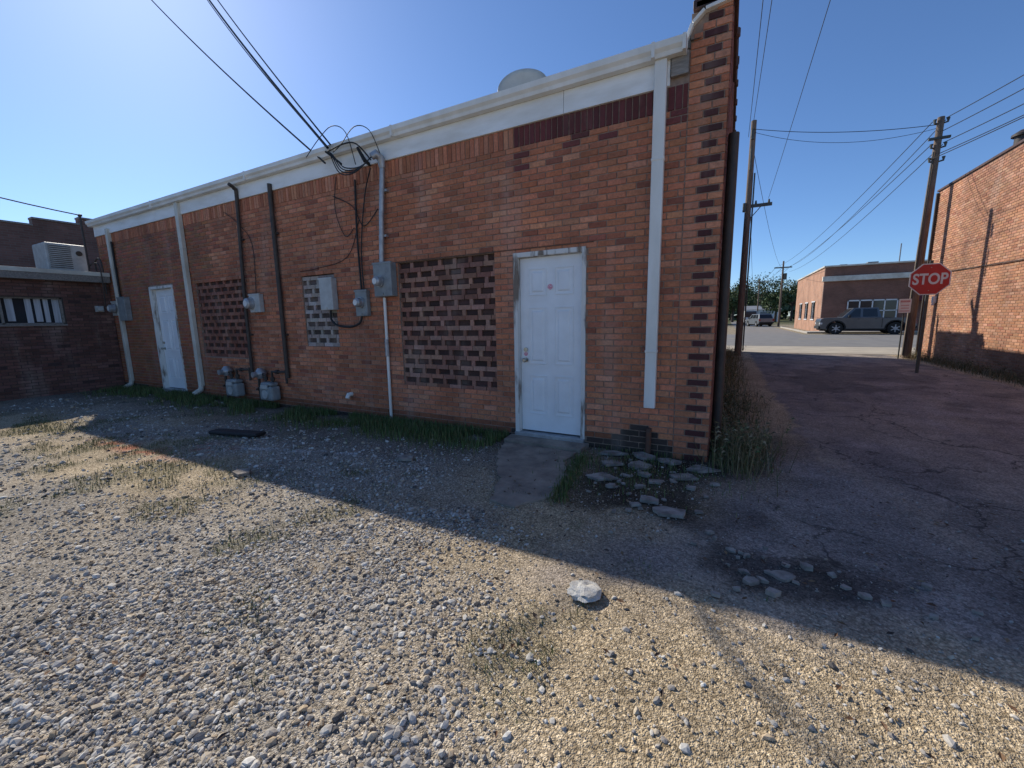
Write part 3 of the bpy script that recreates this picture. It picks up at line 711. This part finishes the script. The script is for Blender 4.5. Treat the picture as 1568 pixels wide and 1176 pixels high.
# ------------------------------------------------------------------ gravel stones
def ico():
    bm=bmesh.new(); bmesh.ops.create_icosphere(bm,subdivisions=1,radius=1); bm.verts.ensure_lookup_table()
    v=np.array([x.co[:] for x in bm.verts]); f=np.array([[q.index for q in p.verts] for p in bm.faces]); bm.free(); return v,f
iv,if_=ico(); NV=14
variants=[iv*(1+nr.uniform(-.42,.30,(12,1)))*nr.uniform(.6,1.3,(1,3)) for _ in range(NV)]
def sample(n,rmin,rmax,pw):
    u=nr.rand(n)
    if pw==0: r=np.sqrt(rmin**2+(rmax**2-rmin**2)*u)
    else: r=rmin*(rmax/rmin)**u
    th=nr.uniform(R(-100),R(62),n)
    return r*np.sin(th),-4.594+r*np.cos(th)
def stones(name,x,y,s,cols,zoff=0.):
    n=len(x); V=np.zeros((n,12,3)); ang=nr.uniform(0,2*np.pi,n); vi=nr.randint(0,NV,n)
    base=np.array(variants)[vi]
    tl=nr.uniform(-.7,.7,n); 
    bx,by,bz=base[...,0],base[...,1],base[...,2]*.72
    by2=by*np.cos(tl)[:,None]-bz*np.sin(tl)[:,None]; bz2=by*np.sin(tl)[:,None]+bz*np.cos(tl)[:,None]
    c_,s_=np.cos(ang)[:,None],np.sin(ang)[:,None]
    V[...,0]=(bx*c_-by2*s_)*s[:,None]+x[:,None]; V[...,1]=(bx*s_+by2*c_)*s[:,None]+y[:,None]
    zz=gheight(x,y)
    V[...,2]=bz2*s[:,None]+(zz+s*.2+zoff)[:,None]
    F=(if_[None]+ (np.arange(n)*12)[:,None,None]).reshape(-1)
    me=bpy.data.meshes.new(name); me.vertices.add(n*12); me.vertices.foreach_set('co',V.reshape(-1).astype(np.float32))
    me.loops.add(len(F)); me.loops.foreach_set('vertex_index',F.astype(np.int32)); nf=len(F)//3
    me.polygons.add(nf); me.polygons.foreach_set('loop_start',(np.arange(nf)*3).astype(np.int32)); me.polygons.foreach_set('loop_total',np.full(nf,3,dtype=np.int32))
    me.update(calc_edges=True); me.polygons.foreach_set('use_smooth',[False]*nf)
    pr,pw=paint(x,y); pr=(pr*.75)[:,None];pw=(pw*.6)[:,None]; cols=cols*(1-pr)+np.array([.6,.14,.08])*pr; cols=cols*(1-pw)+.7*pw
    ca=me.color_attributes.new('Col','FLOAT_COLOR','POINT'); C=np.repeat(np.concatenate([cols,np.ones((n,1))],1)[:,None],12,1)
    ca.data.foreach_set('color',C.reshape(-1).astype(np.float32)); me.materials.append(M['stone'])
    o=bpy.data.objects.new(name,me); COL.objects.link(o); return o
def stonecols(n):
    pal=np.array([[.64,.60,.53],[.48,.44,.385],[.74,.71,.64],[.32,.29,.255],[.52,.41,.28],[.13,.12,.11],[.62,.52,.38]])
    k=nr.choice(7,n,p=[.25,.25,.09,.14,.12,.05,.10]); return pal[k]*nr.uniform(.8,1.12,(n,1))
x1,y1=sample(66000,.5,3.2,0); x2,y2=sample(64000,3.2,13,1)
x=np.concatenate([x1,x2]); y=np.concatenate([y1,y2])
d=g_dirt(x,y); a_=g_asph(x,y)
cl=sst(.30,.55,fbm(x*3+40,y*3,1.5,3))
p=((1-d)**1.2*.9+.05)*(.55+.45*cl); p=p*(1-a_)**2; p=np.where(y>-1.4,p*(.25+.75*sst(-.7,-1.6,y)),p)
p=np.where((x>-2.4)&(x<-.9)&(y>-2.1),p*.15,p)
ok=(nr.rand(len(x))<p)&(y<-.05)&(x>LX+.1)&(x<3)
x,y=x[ok],y[ok]; dist=np.hypot(x,y+4.594)
s=np.clip(nr.lognormal(math.log(.0082),.42,len(x)),.0035,.021)*(1+.13*np.clip(dist-3,0,5))
gravel=stones('gravel',x,y,s,stonecols(len(x)))
x1,y1=sample(42000,.5,5,0); ok=(nr.rand(len(x1))<.35+.5*fbm(x1,y1,2,3))&(y1<2)&((y1<-.05)|(x1>.2))
x1,y1=x1[ok],y1[ok]; s=np.clip(nr.lognormal(math.log(.0036),.45,len(x1)),.002,.011)
cc=stonecols(len(x1)); k=g_asph(x1,y1)[:,None]; cc=cc*(1-.3*k); keep=(nr.rand(len(x1))>.45*k[:,0])
stones('pebbles',x1[keep],y1[keep],s[keep],cc[keep],.002)
mb=MB()
for _ in range(480):
    while 1:
        x=rnd.uniform(-6,2.2); y=rnd.uniform(-4.2,-.2)
        if math.hypot(x,y+4.6)<5.5: break
    L=rnd.uniform(.010,.025); w_=L*rnd.uniform(.35,.6); a=rnd.uniform(0,6.28); ca_,sa_=math.cos(a),math.sin(a); z=rnd.uniform(.004,.014)
    def q(u,v,h): return (x+u*ca_-v*sa_,y+u*sa_+v*ca_,z+h)
    mb.add([q(-L,0,0),q(0,-w_,.006),q(L,0,rnd.uniform(0,.01)),q(0,w_,.006),q(0,0,.0)],[(0,1,4),(1,2,4),(2,3,4),(3,0,4)],jitter(rnd.choice([(.12,.06,.03),(.18,.10,.05),(.06,.04,.03),(.26,.18,.10)]),.2))
mb.build('fallen_leaves',M['leafcol'],colors=True)
# ------------------------------------------------------------------ grass
def blades(mb,n,samp,h0,h1,w,pal,lean=.5):
    for _ in range(n):
        x,y=samp(); h=rnd.uniform(h0,h1); t=rnd.uniform(0,6.283); dx,dy=math.cos(t),math.sin(t); l=rnd.uniform(.1,lean)*h
        px,py=-dy*w/2,dx*w/2; c=jitter(rnd.choice(pal),.25)
        mb.add([(x-px,y-py,-.01),(x+px,y+py,-.01),(x+px*.7+dx*l*.4,y+py*.7+dy*l*.4,h*.6),(x-px*.7+dx*l*.4,y-py*.7+dy*l*.4,h*.6),(x+dx*l,y+dy*l,h)],[(0,1,2,3),(3,2,4)],c)
GP=[(.11,.17,.05),(.15,.20,.065),(.08,.12,.04),(.22,.20,.09)]
DP2=[(.24,.20,.11),(.17,.16,.07),(.31,.25,.15),(.10,.11,.05)]
mb=MB()
def s_wall():
    while 1:
        x=rnd.uniform(-13.2,-2.45); y=-.03-abs(rnd.gauss(0,.34))
        if fbm(x*2,y*2,1.3,3)+.15*(x>-5)>.47 and not(y<-1.3): return x,y
blades(mb,19000,s_wall,.02,.13,.008,GP)
def s_lot():
    while 1:
        x=rnd.uniform(-11,1.5); y=rnd.uniform(-4,-1.5)
        g=float(g_green(np.array(x),np.array(y)))
        if rnd.random()<g*.8: return x,y
blades(mb,8000,s_lot,.008,.028,.005,GP+DP2,1.0)
def s_pad():
    k=rnd.random()
    if k<.5: 
        yy=rnd.uniform(-1.6,-.4); return -1.38+rnd.gauss(0,.05)+yy*-.12, yy
    return rnd.gauss(-.75,.4),min(rnd.gauss(-.55,.35),-.03)
blades(mb,2000,s_pad,.015,.07,.006,GP)
mb.build('grass',M['leafcol'],colors=True)
def weeds(name,n,samp,h0,h1,pal,st=28):
    mb=MB(); blades(mb,n,samp,h0,h1,.008,pal,1.2)
    for _ in range(n//st):
        x,y=samp(); h=rnd.uniform(h1*.7,h1*1.35); a,b_=rnd.uniform(-.15,.15),rnd.uniform(-.15,.15)
        c=jitter(pal[0],.2); mb.tube([(x,y,0),(x+a*.4,y+b_*.4,h*.5),(x+a,y+b_,h)],[.003,.0025,.001],4,c)
        for k in range(10):
            t=rnd.uniform(.3,1); px,py,pz=x+a*t,y+b_*t,h*t; L=rnd.uniform(.025,.06); an=rnd.uniform(0,6.28); dx,dy=math.cos(an)*L,math.sin(an)*L
            mb.add([(px,py,pz),(px+dx*.5-dy*.2,py+dy*.5+dx*.2,pz+.02),(px+dx,py+dy,pz+rnd.uniform(-.01,.03)),(px+dx*.5+dy*.2,py+dy*.5-dx*.2,pz+.01)],[(0,1,2,3)],jitter(rnd.choice(pal),.25))
    return mb.build(name,M['leafcol'],colors=True)
def s_c(): 
    y=rnd.uniform(-.15,4.5); return rnd.uniform(.0,.15+.6*rnd.random()**2*sst(-.6,.5,y)),y
weeds('corner_weeds',2300,s_c,.02,.14,DP2+[(.10,.13,.05)],20)
def s_c2(): return .02+abs(rnd.gauss(0,.2)),rnd.uniform(4.5,14.8)
weeds('alley_weeds',2000,s_c2,.04,.26,DP2+[(.08,.10,.03)])
def s_c3(): return 5.75-abs(rnd.gauss(0,.2)),rnd.uniform(5.5,14.2)
weeds('building_edge_weeds',2600,s_c3,.05,.25,DP2)
weeds('broadleaf_weed',640,lambda:(rnd.gauss(.18,.14),rnd.gauss(.12,.25)),.06,.36,DP2+[(.10,.14,.05)],10)

# ================================================================== STREET FURNITURE
def gettext(name,txt,size,loc,mat,parent,sx=1):
    cu=bpy.data.curves.new(name,'FONT'); cu.body=txt; cu.size=size; cu.align_x='CENTER'; cu.align_y='CENTER'; cu.extrude=.001; cu.offset=.008*size/.3
    o=bpy.data.objects.new(name,cu); COL.objects.link(o); bpy.context.view_layer.update()
    dg=bpy.context.evaluated_depsgraph_get(); me=bpy.data.meshes.new_from_object(o.evaluated_get(dg)); bpy.data.objects.remove(o)
    me.materials.clear(); me.materials.append(mat)
    o=bpy.data.objects.new(name,me); COL.objects.link(o); o.parent=parent; o.location=loc; o.rotation_euler=(R(90),0,0); o.scale=(sx,1,1); return o
sg=empty('stop_sign',(4.32,9.2,0))
def octo(r,y0,y1,name,mat):
    m=MB(); vs=[(r*math.cos(R(22.5+45*i)),y0,2.3+r*math.sin(R(22.5+45*i))) for i in range(8)]+[(r*math.cos(R(22.5+45*i)),y1,2.3+r*math.sin(R(22.5+45*i))) for i in range(8)]
    m.add(vs,[tuple(range(8)),tuple(range(8,16))[::-1]]+[(i,8+i,8+(i+1)%8,(i+1)%8) for i in range(8)])
    return m.build(name,mat,sg,recalc=True)
octo(.405,-.006,-.002,'sign_border',M['signwhite']); octo(.380,-.010,-.0062,'sign_face',M['red']); octo(.405,-.0018,0.001,'sign_back',M['galv'])
gettext('lettering','STOP',.36,(0,-.012,2.295),M['signwhite'],sg,.74)
mb=MB(); mb.box(-.03,.03,.002,.012,-.1,2.75); mb.box(-.03,-.02,.012,.045,-.1,2.75); mb.box(.02,.03,.012,.045,-.1,2.75); mb.build('post',M['post'],sg)
mb=MB(); mb.tube([(0,-.01,2.58),(0,-.017,2.58)],.01,6);mb.tube([(0,-.01,2.03),(0,-.017,2.03)],.01,6); mb.build('bolts',M['galv'],sg)
def upole(x,y,h,name='utility_pole',lean=(0,0),r=.15):
    e=empty(name,(x,y,0)); m=MB(); m.tube([(0,0,-.3),(lean[0]*.5,lean[1]*.5,h*.5),(lean[0],lean[1],h)],[r,r*.85,r*.68],14); m.build('pole',M['wood'],e,smooth=True); return e
p1=upole(.42,13.2,8.25,lean=(.02,0),r=.125)
mb=MB(); mb.box(-.05,.75,-.05,.05,5.35,5.45); mb.tube([(.45,0,5.4),(.12,0,5.0)],.015,6)
for x,z in ((.65,5.45),(.25,5.45)): mb.tube([(x,0,z),(x,0,z+.12)],[.04,.025],8)
mb.tube([(0,-.16,7.6),(0,-.16,7.9)],.05,8); mb.tube([(0,-.15,6.6),(0,-.15,7.3)],.03,8); mb.tube([(.16,-.05,.2),(.15,-.05,6.5)],.025,8)
mb.tube([(-.1,-.12,5.2),(-.1,-.12,5.5)],.06,8)
mb.build('hardware',M['post'],p1)
p2=upole(5.36,13.6,7.4,lean=(.10,0),r=.125)
mb=MB()
for z,o in ((7.2,.15),(6.5,.16),(6.1,.16)):
    mb.tube([(.1,0,z),(.1+o,-.05,z+.03),(.1+o,-.05,z+.14)],[.02,.03,.045],8); mb.tube([(.1,0,z),(.1-o,-.05,z+.03),(.1-o,-.05,z+.14)],[.02,.03,.045],8)
mb.box(-.15,.35,-.1,-.02,6.75,6.82); mb.tube([(-.11,-.08,.1),(-.0,-.08,6.4)],.018,8)
mb.build('hardware',M['post'],p2)
ps=empty('parking_sign',(5.12,13.4,0)); mb=MB(); mb.box(-.15,.15,-.012,-.004,1.5,1.95); mb.build('plate',M['signwhite'],ps,bevel=.002)
mb=MB(); mb.box(-.12,.12,-.0145,-.013,1.84,1.90); mb.box(-.12,.12,-.0145,-.013,1.55,1.575);mb.box(-.10,.10,-.0145,-.013,1.64,1.665);mb.box(-.10,.10,-.0145,-.013,1.73,1.755); mb.build('lettering',M['faded'],ps)
mb=MB(); mb.tube([(0,.02,0),(0,.02,1.95)],.02,8); mb.build('post',M['post'],ps)
p3=upole(6.2,62,8.6,r=.14); mb=MB(); mb.box(-1,1,-.06,.06,7.7,7.85); mb.tube([(.3,0,6.2),(.3,0,7)],.2,10); mb.build('hardware',M['post'],p3)
p4=upole(5.4,95,9,r=.15); mb=MB(); mb.box(-1,1,-.06,.06,8.2,8.35); mb.build('hardware',M['post'],p4)
pl=empty('overhead_power_lines',(0,0,0))
mb=MB()
def wire(a,b,sag=.3,r=.009,n=18):
    a=Vector(a);b=Vector(b); mb.tube([a.lerp(b,i/n)-Vector((0,0,sag*4*(i/n)*(1-i/n))) for i in range(n+1)],r,5,cap=False)
A=(-5.2,-.22,3.98)
Q=Vector((-10.8,1.77,8.9)); D1=(Q-Vector(A)); B1=Vector(A)+D1*2.6
wire(A,B1,.3,.021,30); wire((A[0]+.06,A[1],A[2]+.03),B1+Vector((.1,.1,.15)),.22,.013,30); wire(A,B1+Vector((.0,0,.1)),.42,.010,30)
Q2=Vector((-12.7,1.57,9.4)); A2=Vector((-5.35,-.16,3.82)); wire(A2,A2+(Q2-A2)*2.3,.3,.014,30)
wire((-13.7,-.30,4.13),(-13.9,-7.5,6.0),.35,.014)
for dx,z in ((0,8.15),(-.12,7.75)): wire((.42+dx,13.2,z),(.55+dx*3,-14,z+.5),.35,.008,26)
wire((1.05,13.2,5.6),(1.2,-14,8.0),.3,.006,26)
wire((.44,13.1,7.95),(5.42,13.6,7.2),.16,.010)
wire((.44,13.1,7.85),(5.42,13.6,7.1),.38,.007)
for (o,z) in ((.15,7.3),(-.15,7.3),(.15,6.6),(-.15,6.6)):
    wire((5.42+o,13.6,z),(6.2+o*5,62,z+.6),.7,.012,24); 
wire((.42,13.3,7.6),(6.1,62,7.7),.9,.010,24); wire((.5,13.3,5.5),(4.5,95,7),1.,.010,24)
for (o,z) in ((.15,7.35),(.16,6.65),(.1,6.35),(-.1,6.2),(.12,7.0)):
    wire((5.42+o,13.6,z),(9.5+o*2,-6,z+.35),.4,.012,26)
for k in range(-1,2): wire((6.2+k*.8,62,7.9),(5.4+k*.8,95,8.4),.6,.02,16)
mb.build('wires',M['wire'],pl,smooth=False)

# ================================================================== VEHICLES
def arc(cx,cz,r,n=10): return [(cx+r*math.cos(math.pi-math.pi*i/n),cz+r*math.sin(math.pi*i/n)) for i in range(n+1)]
def vehicle(name,loc,rotz,L,W,prof_top,cab,wheels,wr,mat,winds,pickup=False):
    e=empty(name,loc); e.rotation_euler=(0,0,rotz)
    bot=[(.08,.42)]
    for wx in wheels: bot+=[(wx-wr*1.22,.34)]+arc(wx,wr,wr*1.22)+[(wx+wr*1.22,.34)]
    bot+=[(L-.08,.45)]
    poly=bot+prof_top[::-1]
    n=len(poly); hw=W/2
    m=MB(); vs=[(x-L/2,-hw,z) for x,z in poly]+[(x-L/2,hw,z) for x,z in poly]
    m.add(vs,[tuple(range(n)),tuple(range(n,2*n))[::-1]]+[(i,(i+1)%n,n+(i+1)%n,n+i) for i in range(n)])
    m.build('body',mat,e,bevel=.03,recalc=True)
    x0,x1,x2,x3,zb,zt=cab; ti=.16
    m=MB(); vs=[(x0-L/2,-hw+.03,zb),(x3-L/2,-hw+.03,zb),(x3-L/2,hw-.03,zb),(x0-L/2,hw-.03,zb),(x1-L/2,-hw+ti,zt),(x2-L/2,-hw+ti,zt),(x2-L/2,hw-ti,zt),(x1-L/2,hw-ti,zt)]
    m.add(vs,[(4,5,6,7),(0,1,5,4),(1,2,6,5),(2,3,7,6),(3,0,4,7)]); m.build('cab',mat,e,bevel=.04,recalc=True)
    m=MB()
    H=zt-zb
    def yside(z,s): return s*((hw-.03)-(ti-.03)*(z-zb)/H+.006)
    for (a,b,c,d) in winds:
        z0=zb+.05;z1=zt-.09
        for s in (-1,1): m.add([(a-L/2,yside(z0,s),z0),(b-L/2,yside(z0,s),z0),(d-L/2,yside(z1,s),z1),(c-L/2,yside(z1,s),z1)],[(0,1,2,3)])
    def fx(z,xa,xb,o): return xa+(xb-xa)*(z-zb)/H-L/2+o
    z0=zb+.06;z1=zt-.08
    for xa,xb,o in ((x0,x1,-.012),(x3,x2,.012)):
        m.add([(fx(z0,xa,xb,o),-hw+.16,z0),(fx(z0,xa,xb,o),hw-.16,z0),(fx(z1,xa,xb,o),hw-.24,z1),(fx(z1,xa,xb,o),-hw+.24,z1)],[(0,1,2,3)])
    m.build('windows',M['glass'],e)
    m=MB(); 
    for wx in wheels:
        for s in (-1,1): m.tube([(wx-L/2,s*(hw-.22),wr),(wx-L/2,s*(hw-.20),wr),(wx-L/2,s*(hw-.01),wr),(wx-L/2,s*(hw+.01),wr)],[wr*.94,wr,wr,wr*.93],24)
        m.box(wx-L/2-wr*1.15,wx-L/2+wr*1.15,-hw+.25,hw-.25,wr*.6,wr*2.0)
    m.box(.1-L/2,L-.1-L/2,-hw+.1,hw-.1,.30,.5)
    if pickup:
        m.box(x3+.10-L/2,L-.14-L/2,-hw+.1,hw-.1,prof_top[-2][1]-.02,prof_top[-2][1]+.008)
        for s in (-1,1): m.box(x3+.03-L/2,x3+.06-L/2,s*hw-.006,s*hw+.006,.5,1.15); m.box(wheels[0]+.55-L/2,wheels[1]-.55-L/2,s*hw-.05,s*hw+.06,.36,.42)
        for wx in wheels:
            for s in (-1,1):
                A_=arc(wx,wr,wr*1.22,12); B_=arc(wx,wr,wr*1.40,12)
                m.add([(a-L/2,s*(hw+.015),c) for a,c in A_]+[(a-L/2,s*(hw+.015),c) for a,c in B_],[(i,i+1,i+14,i+13) for i in range(12)])
    m.build('tyres_and_trim',M['tire'],e)
    m=MB()
    for wx in wheels:
        for s in (-1,1):
            m.tube([(wx-L/2,s*(hw+.0),wr),(wx-L/2,s*(hw+.018),wr)],wr*.28,12)
            for k in range(6):
                Mx=Matrix.Translation((wx-L/2,s*(hw+.013),wr))@Matrix.Rotation(k*math.pi/3,4,'Y'); m.box(-.03,.03,-.008,.008,.04,wr*.62,Mx=Mx)
    m.build('rims',M['galv'],e)
    m=MB(); m.box(-.06-L/2,.06-L/2,-hw+.06,hw-.06,.42,.62); m.box(L-.06-L/2,L+.06-L/2,-hw+.06,hw-.06,.45,.62)
    for (a,b,c,d) in winds: 
        for s in (-1,1): m.box(b-.16-L/2,b-.02-L/2,s*hw-.012,s*hw+.012,zb-.12,zb-.09)
    m.build('bumpers_and_handles',M['black'],e,bevel=.01)
    m=MB(); 
    for s in (-1,1): m.box(.0-L/2,.16-L/2,s*(hw-.16)-.17,s*(hw-.16)+.17,.74,.88)
    m.build('headlights',M['lens_w'],e,bevel=.02)
    m=MB()
    for s in (-1,1): m.box(L-.07-L/2,L+.012-L/2,s*(hw-.09)-.08,s*(hw-.09)+.095,.75,1.0)
    m.build('tail_lights',M['lens_r'],e,bevel=.01)
    m=MB()
    for s in (-1,1): m.box(x0+.35-L/2,x0+.5-L/2,s*(hw+.09)-.09,s*(hw+.09)+.09,zb+.02,zb+.18)
    m.build('mirrors',M['black'],e,bevel=.02)
    return e
vehicle('pickup_truck',(8.9,34.6,0.01),0,5.45,1.90,[(.03,.6),(.0,.95),(.06,1.14),(.25,1.20),(1.35,1.24),(3.6,1.24),(3.66,1.16),(5.40,1.17),(5.45,.6)],(1.30,1.95,3.36,3.56,1.22,1.92),(1.0,4.35),.43,M['truck'],[(1.62,2.36,2.06,2.36),(2.5,3.34,2.5,3.28)],True)
vehicle('suv',(3.9,62,0.01),R(-72),4.6,1.85,[(.03,.6),(.0,.75),(.12,.95),(1.1,1.08),(4.55,1.10),(4.6,.6)],(1.0,1.75,4.1,4.5,1.06,1.68),(.9,3.7),.35,M['cargrey'],[(1.4,2.3,1.85,2.3),(2.4,3.3,2.4,3.3),(3.4,4.15,3.4,4.0)])
vehicle('delivery_van',(2.9,75,0.01),R(-80),5.2,2.0,[(.03,.6),(.0,.8),(.12,1.05),(.8,1.2),(5.15,1.25),(5.2,.6)],(.6,1.3,5.1,5.18,1.18,2.3),(.95,4.1),.36,M['carwhite'],[(1.1,1.9,1.4,1.9)])
e=empty('distant_white_warehouse',(5,118,0)); mb=MB(); mb.box(-2.,6,-5,8,0,3.0); mb.build('walls',M['signwhite'],e)
mb=MB(); mb.add([(-2.3,-5.3,2.95),(6.3,-5.3,2.95),(6.3,1.5,4.0),(-2.3,1.5,4.0),(6.3,8.3,2.95),(-2.3,8.3,2.95)],[(0,1,2,3),(3,2,4,5)]); mb.build('roof',M['galv'],e)
mb=MB(); mb.box(-1,1,-5.03,-5.005,0,2.4);mb.box(2,4,-5.03,-5.005,0,2.4); mb.build('doors',M['meter'],e)
e=empty('distant_brick_shop',(-9,80,0)); mb=MB(); mb.box(-6,7,-4,8,0,4.5); mb.build('walls',brickmat('shop_brick',(.35,.15,.09),(.28,.11,.07),(.3,.24,.2),0),e)
mb=MB(); mb.box(-6.1,7.1,-4.1,8.1,4.5,4.65); mb.build('coping',M['cream'],e); mb=MB(); mb.box(-3,0,-4.03,-4.005,.8,2.6); mb.box(2,3,-4.03,-4.005,0,2.2); mb.build('openings',M['glass'],e)
def tree(name,x,y,h,r,n=2400,seed=1):
    rr=random.Random(seed); e=empty(name,(x,y,0)); m=MB(); m.tube([(0,0,-.2),(.1,0,h*.3),(.05,.1,h*.6)],[.32,.22,.12],8)
    cl=[]
    for k in range(11):
        a=rr.uniform(0,6.28); q=rr.uniform(.2,.8)*r; z=h*rr.uniform(.40,.88); c=(q*math.cos(a),q*math.sin(a),z); cl.append((c,rr.uniform(.28,.5)*r)); m.tube([(0.05,.02,h*.35),(c[0]*.5,c[1]*.5,(h*.35+z)/2+.3),c],[.12,.07,.03],6)
    m.build('trunk_and_limbs',M['bark'],e)
    m=MB()
    for _ in range(n):
        c,s=rr.choice(cl); v=Vector((rr.gauss(0,1),rr.gauss(0,1),rr.gauss(0,.8))).normalized()*s*rr.uniform(.5,1.1)
        p=Vector(c)+v; a=Vector((rr.gauss(0,1),rr.gauss(0,1),rr.gauss(0,1))).normalized()*rr.uniform(.12,.3); b=a.cross(Vector((rr.gauss(0,1),rr.gauss(0,1),rr.gauss(0,1)))).normalized()*rr.uniform(.1,.22)
        k=rr.uniform(.6,1.3); m.add([p-a,p-b,p+a,p+b],[(0,1,2,3)],(.08*k,.115*k,.045*k))
    m.build('crown',M['leaf'],e,colors=True)
for i,(x,y,h,r) in enumerate(((-2.5,70,6.5,3.0),(1.0,125,11,5),(8,130,12,6),(15,128,11,5),(-6,130,12,6),(22,140,12,6),(1,108,7,3.2),(9,100,7,3))): tree('street_tree',x,y,h,r,seed=i+3)
mb=MB(); rr=random.Random(9)
for k in range(9000):
    x=rr.uniform(-160,220); z=rr.uniform(0,1)**.8*(7+5*float(vnoise(x,0,.07))); y=170+rr.uniform(-6,6)
    p=Vector((x,y,z)); a=Vector((rr.gauss(0,1),rr.gauss(0,1),rr.gauss(0,1))).normalized()*1.3; b=a.cross(Vector((rr.gauss(0,1),rr.gauss(0,1),rr.gauss(0,1)))).normalized()*1.1; q=rr.uniform(.6,1.3)
    mb.add([p-a,p-b,p+a,p+b],[(0,1,2,3)],(.09*q,.12*q,.06*q))
mb.build('distant_tree_line',M['leaf'],colors=True)

# ================================================================== LIGHT + CAMERA
AZ,EL=R(-67),R(35.5)
w=bpy.data.worlds.new('World'); bpy.context.scene.world=w; w.use_nodes=True; nt=w.node_tree; nt.nodes.clear()
sky=N(nt,'ShaderNodeTexSky'); sky.sky_type='NISHITA'; sky.sun_disc=False; sky.sun_elevation=EL; sky.sun_rotation=AZ; sky.air_density=.82; sky.dust_density=.25; sky.ozone_density=8.0
bg=N(nt,'ShaderNodeBackground'); bg.inputs[1].default_value=.15; o=N(nt,'ShaderNodeOutputWorld'); nt.links.new(sky.outputs[0],bg.inputs[0]); nt.links.new(bg.outputs[0],o.inputs[0])
L=bpy.data.lights.new('sun','SUN'); L.energy=5; L.angle=R(.53); L.color=(1,.93,.82); so=bpy.data.objects.new('sun',L); COL.objects.link(so)
sd=Vector((math.sin(AZ)*math.cos(EL),math.cos(AZ)*math.cos(EL),math.sin(EL))); so.rotation_euler=sd.to_track_quat('Z','Y').to_euler(); so.location=sd*50
cam=bpy.data.cameras.new('camera'); cam.sensor_width=36; cam.lens=625/1568*36; cam.clip_end=3000; cam.clip_start=.02
co_=bpy.data.objects.new('camera',cam); COL.objects.link(co_)
p_=R(8.9);rho=R(1.05);yaw=R(27.7)
Rv=Vector((math.cos(yaw),math.sin(yaw),0)); h=Vector((-math.sin(yaw),math.cos(yaw),0)); zv=Vector((0,0,1))
Dn=-math.cos(p_)*zv-math.sin(p_)*h; fw=math.cos(p_)*h-math.sin(p_)*zv
right=math.cos(rho)*Rv+math.sin(rho)*Dn; up=-(-math.sin(rho)*Rv+math.cos(rho)*Dn)
mx=Matrix((right,up,-fw)).transposed().to_4x4(); mx.translation=(0,-4.594,1.5); co_.matrix_world=mx
sc_=bpy.context.scene; sc_.camera=co_
sc_.view_settings.view_transform='Standard'; sc_.view_settings.look='None'; sc_.view_settings.exposure=0
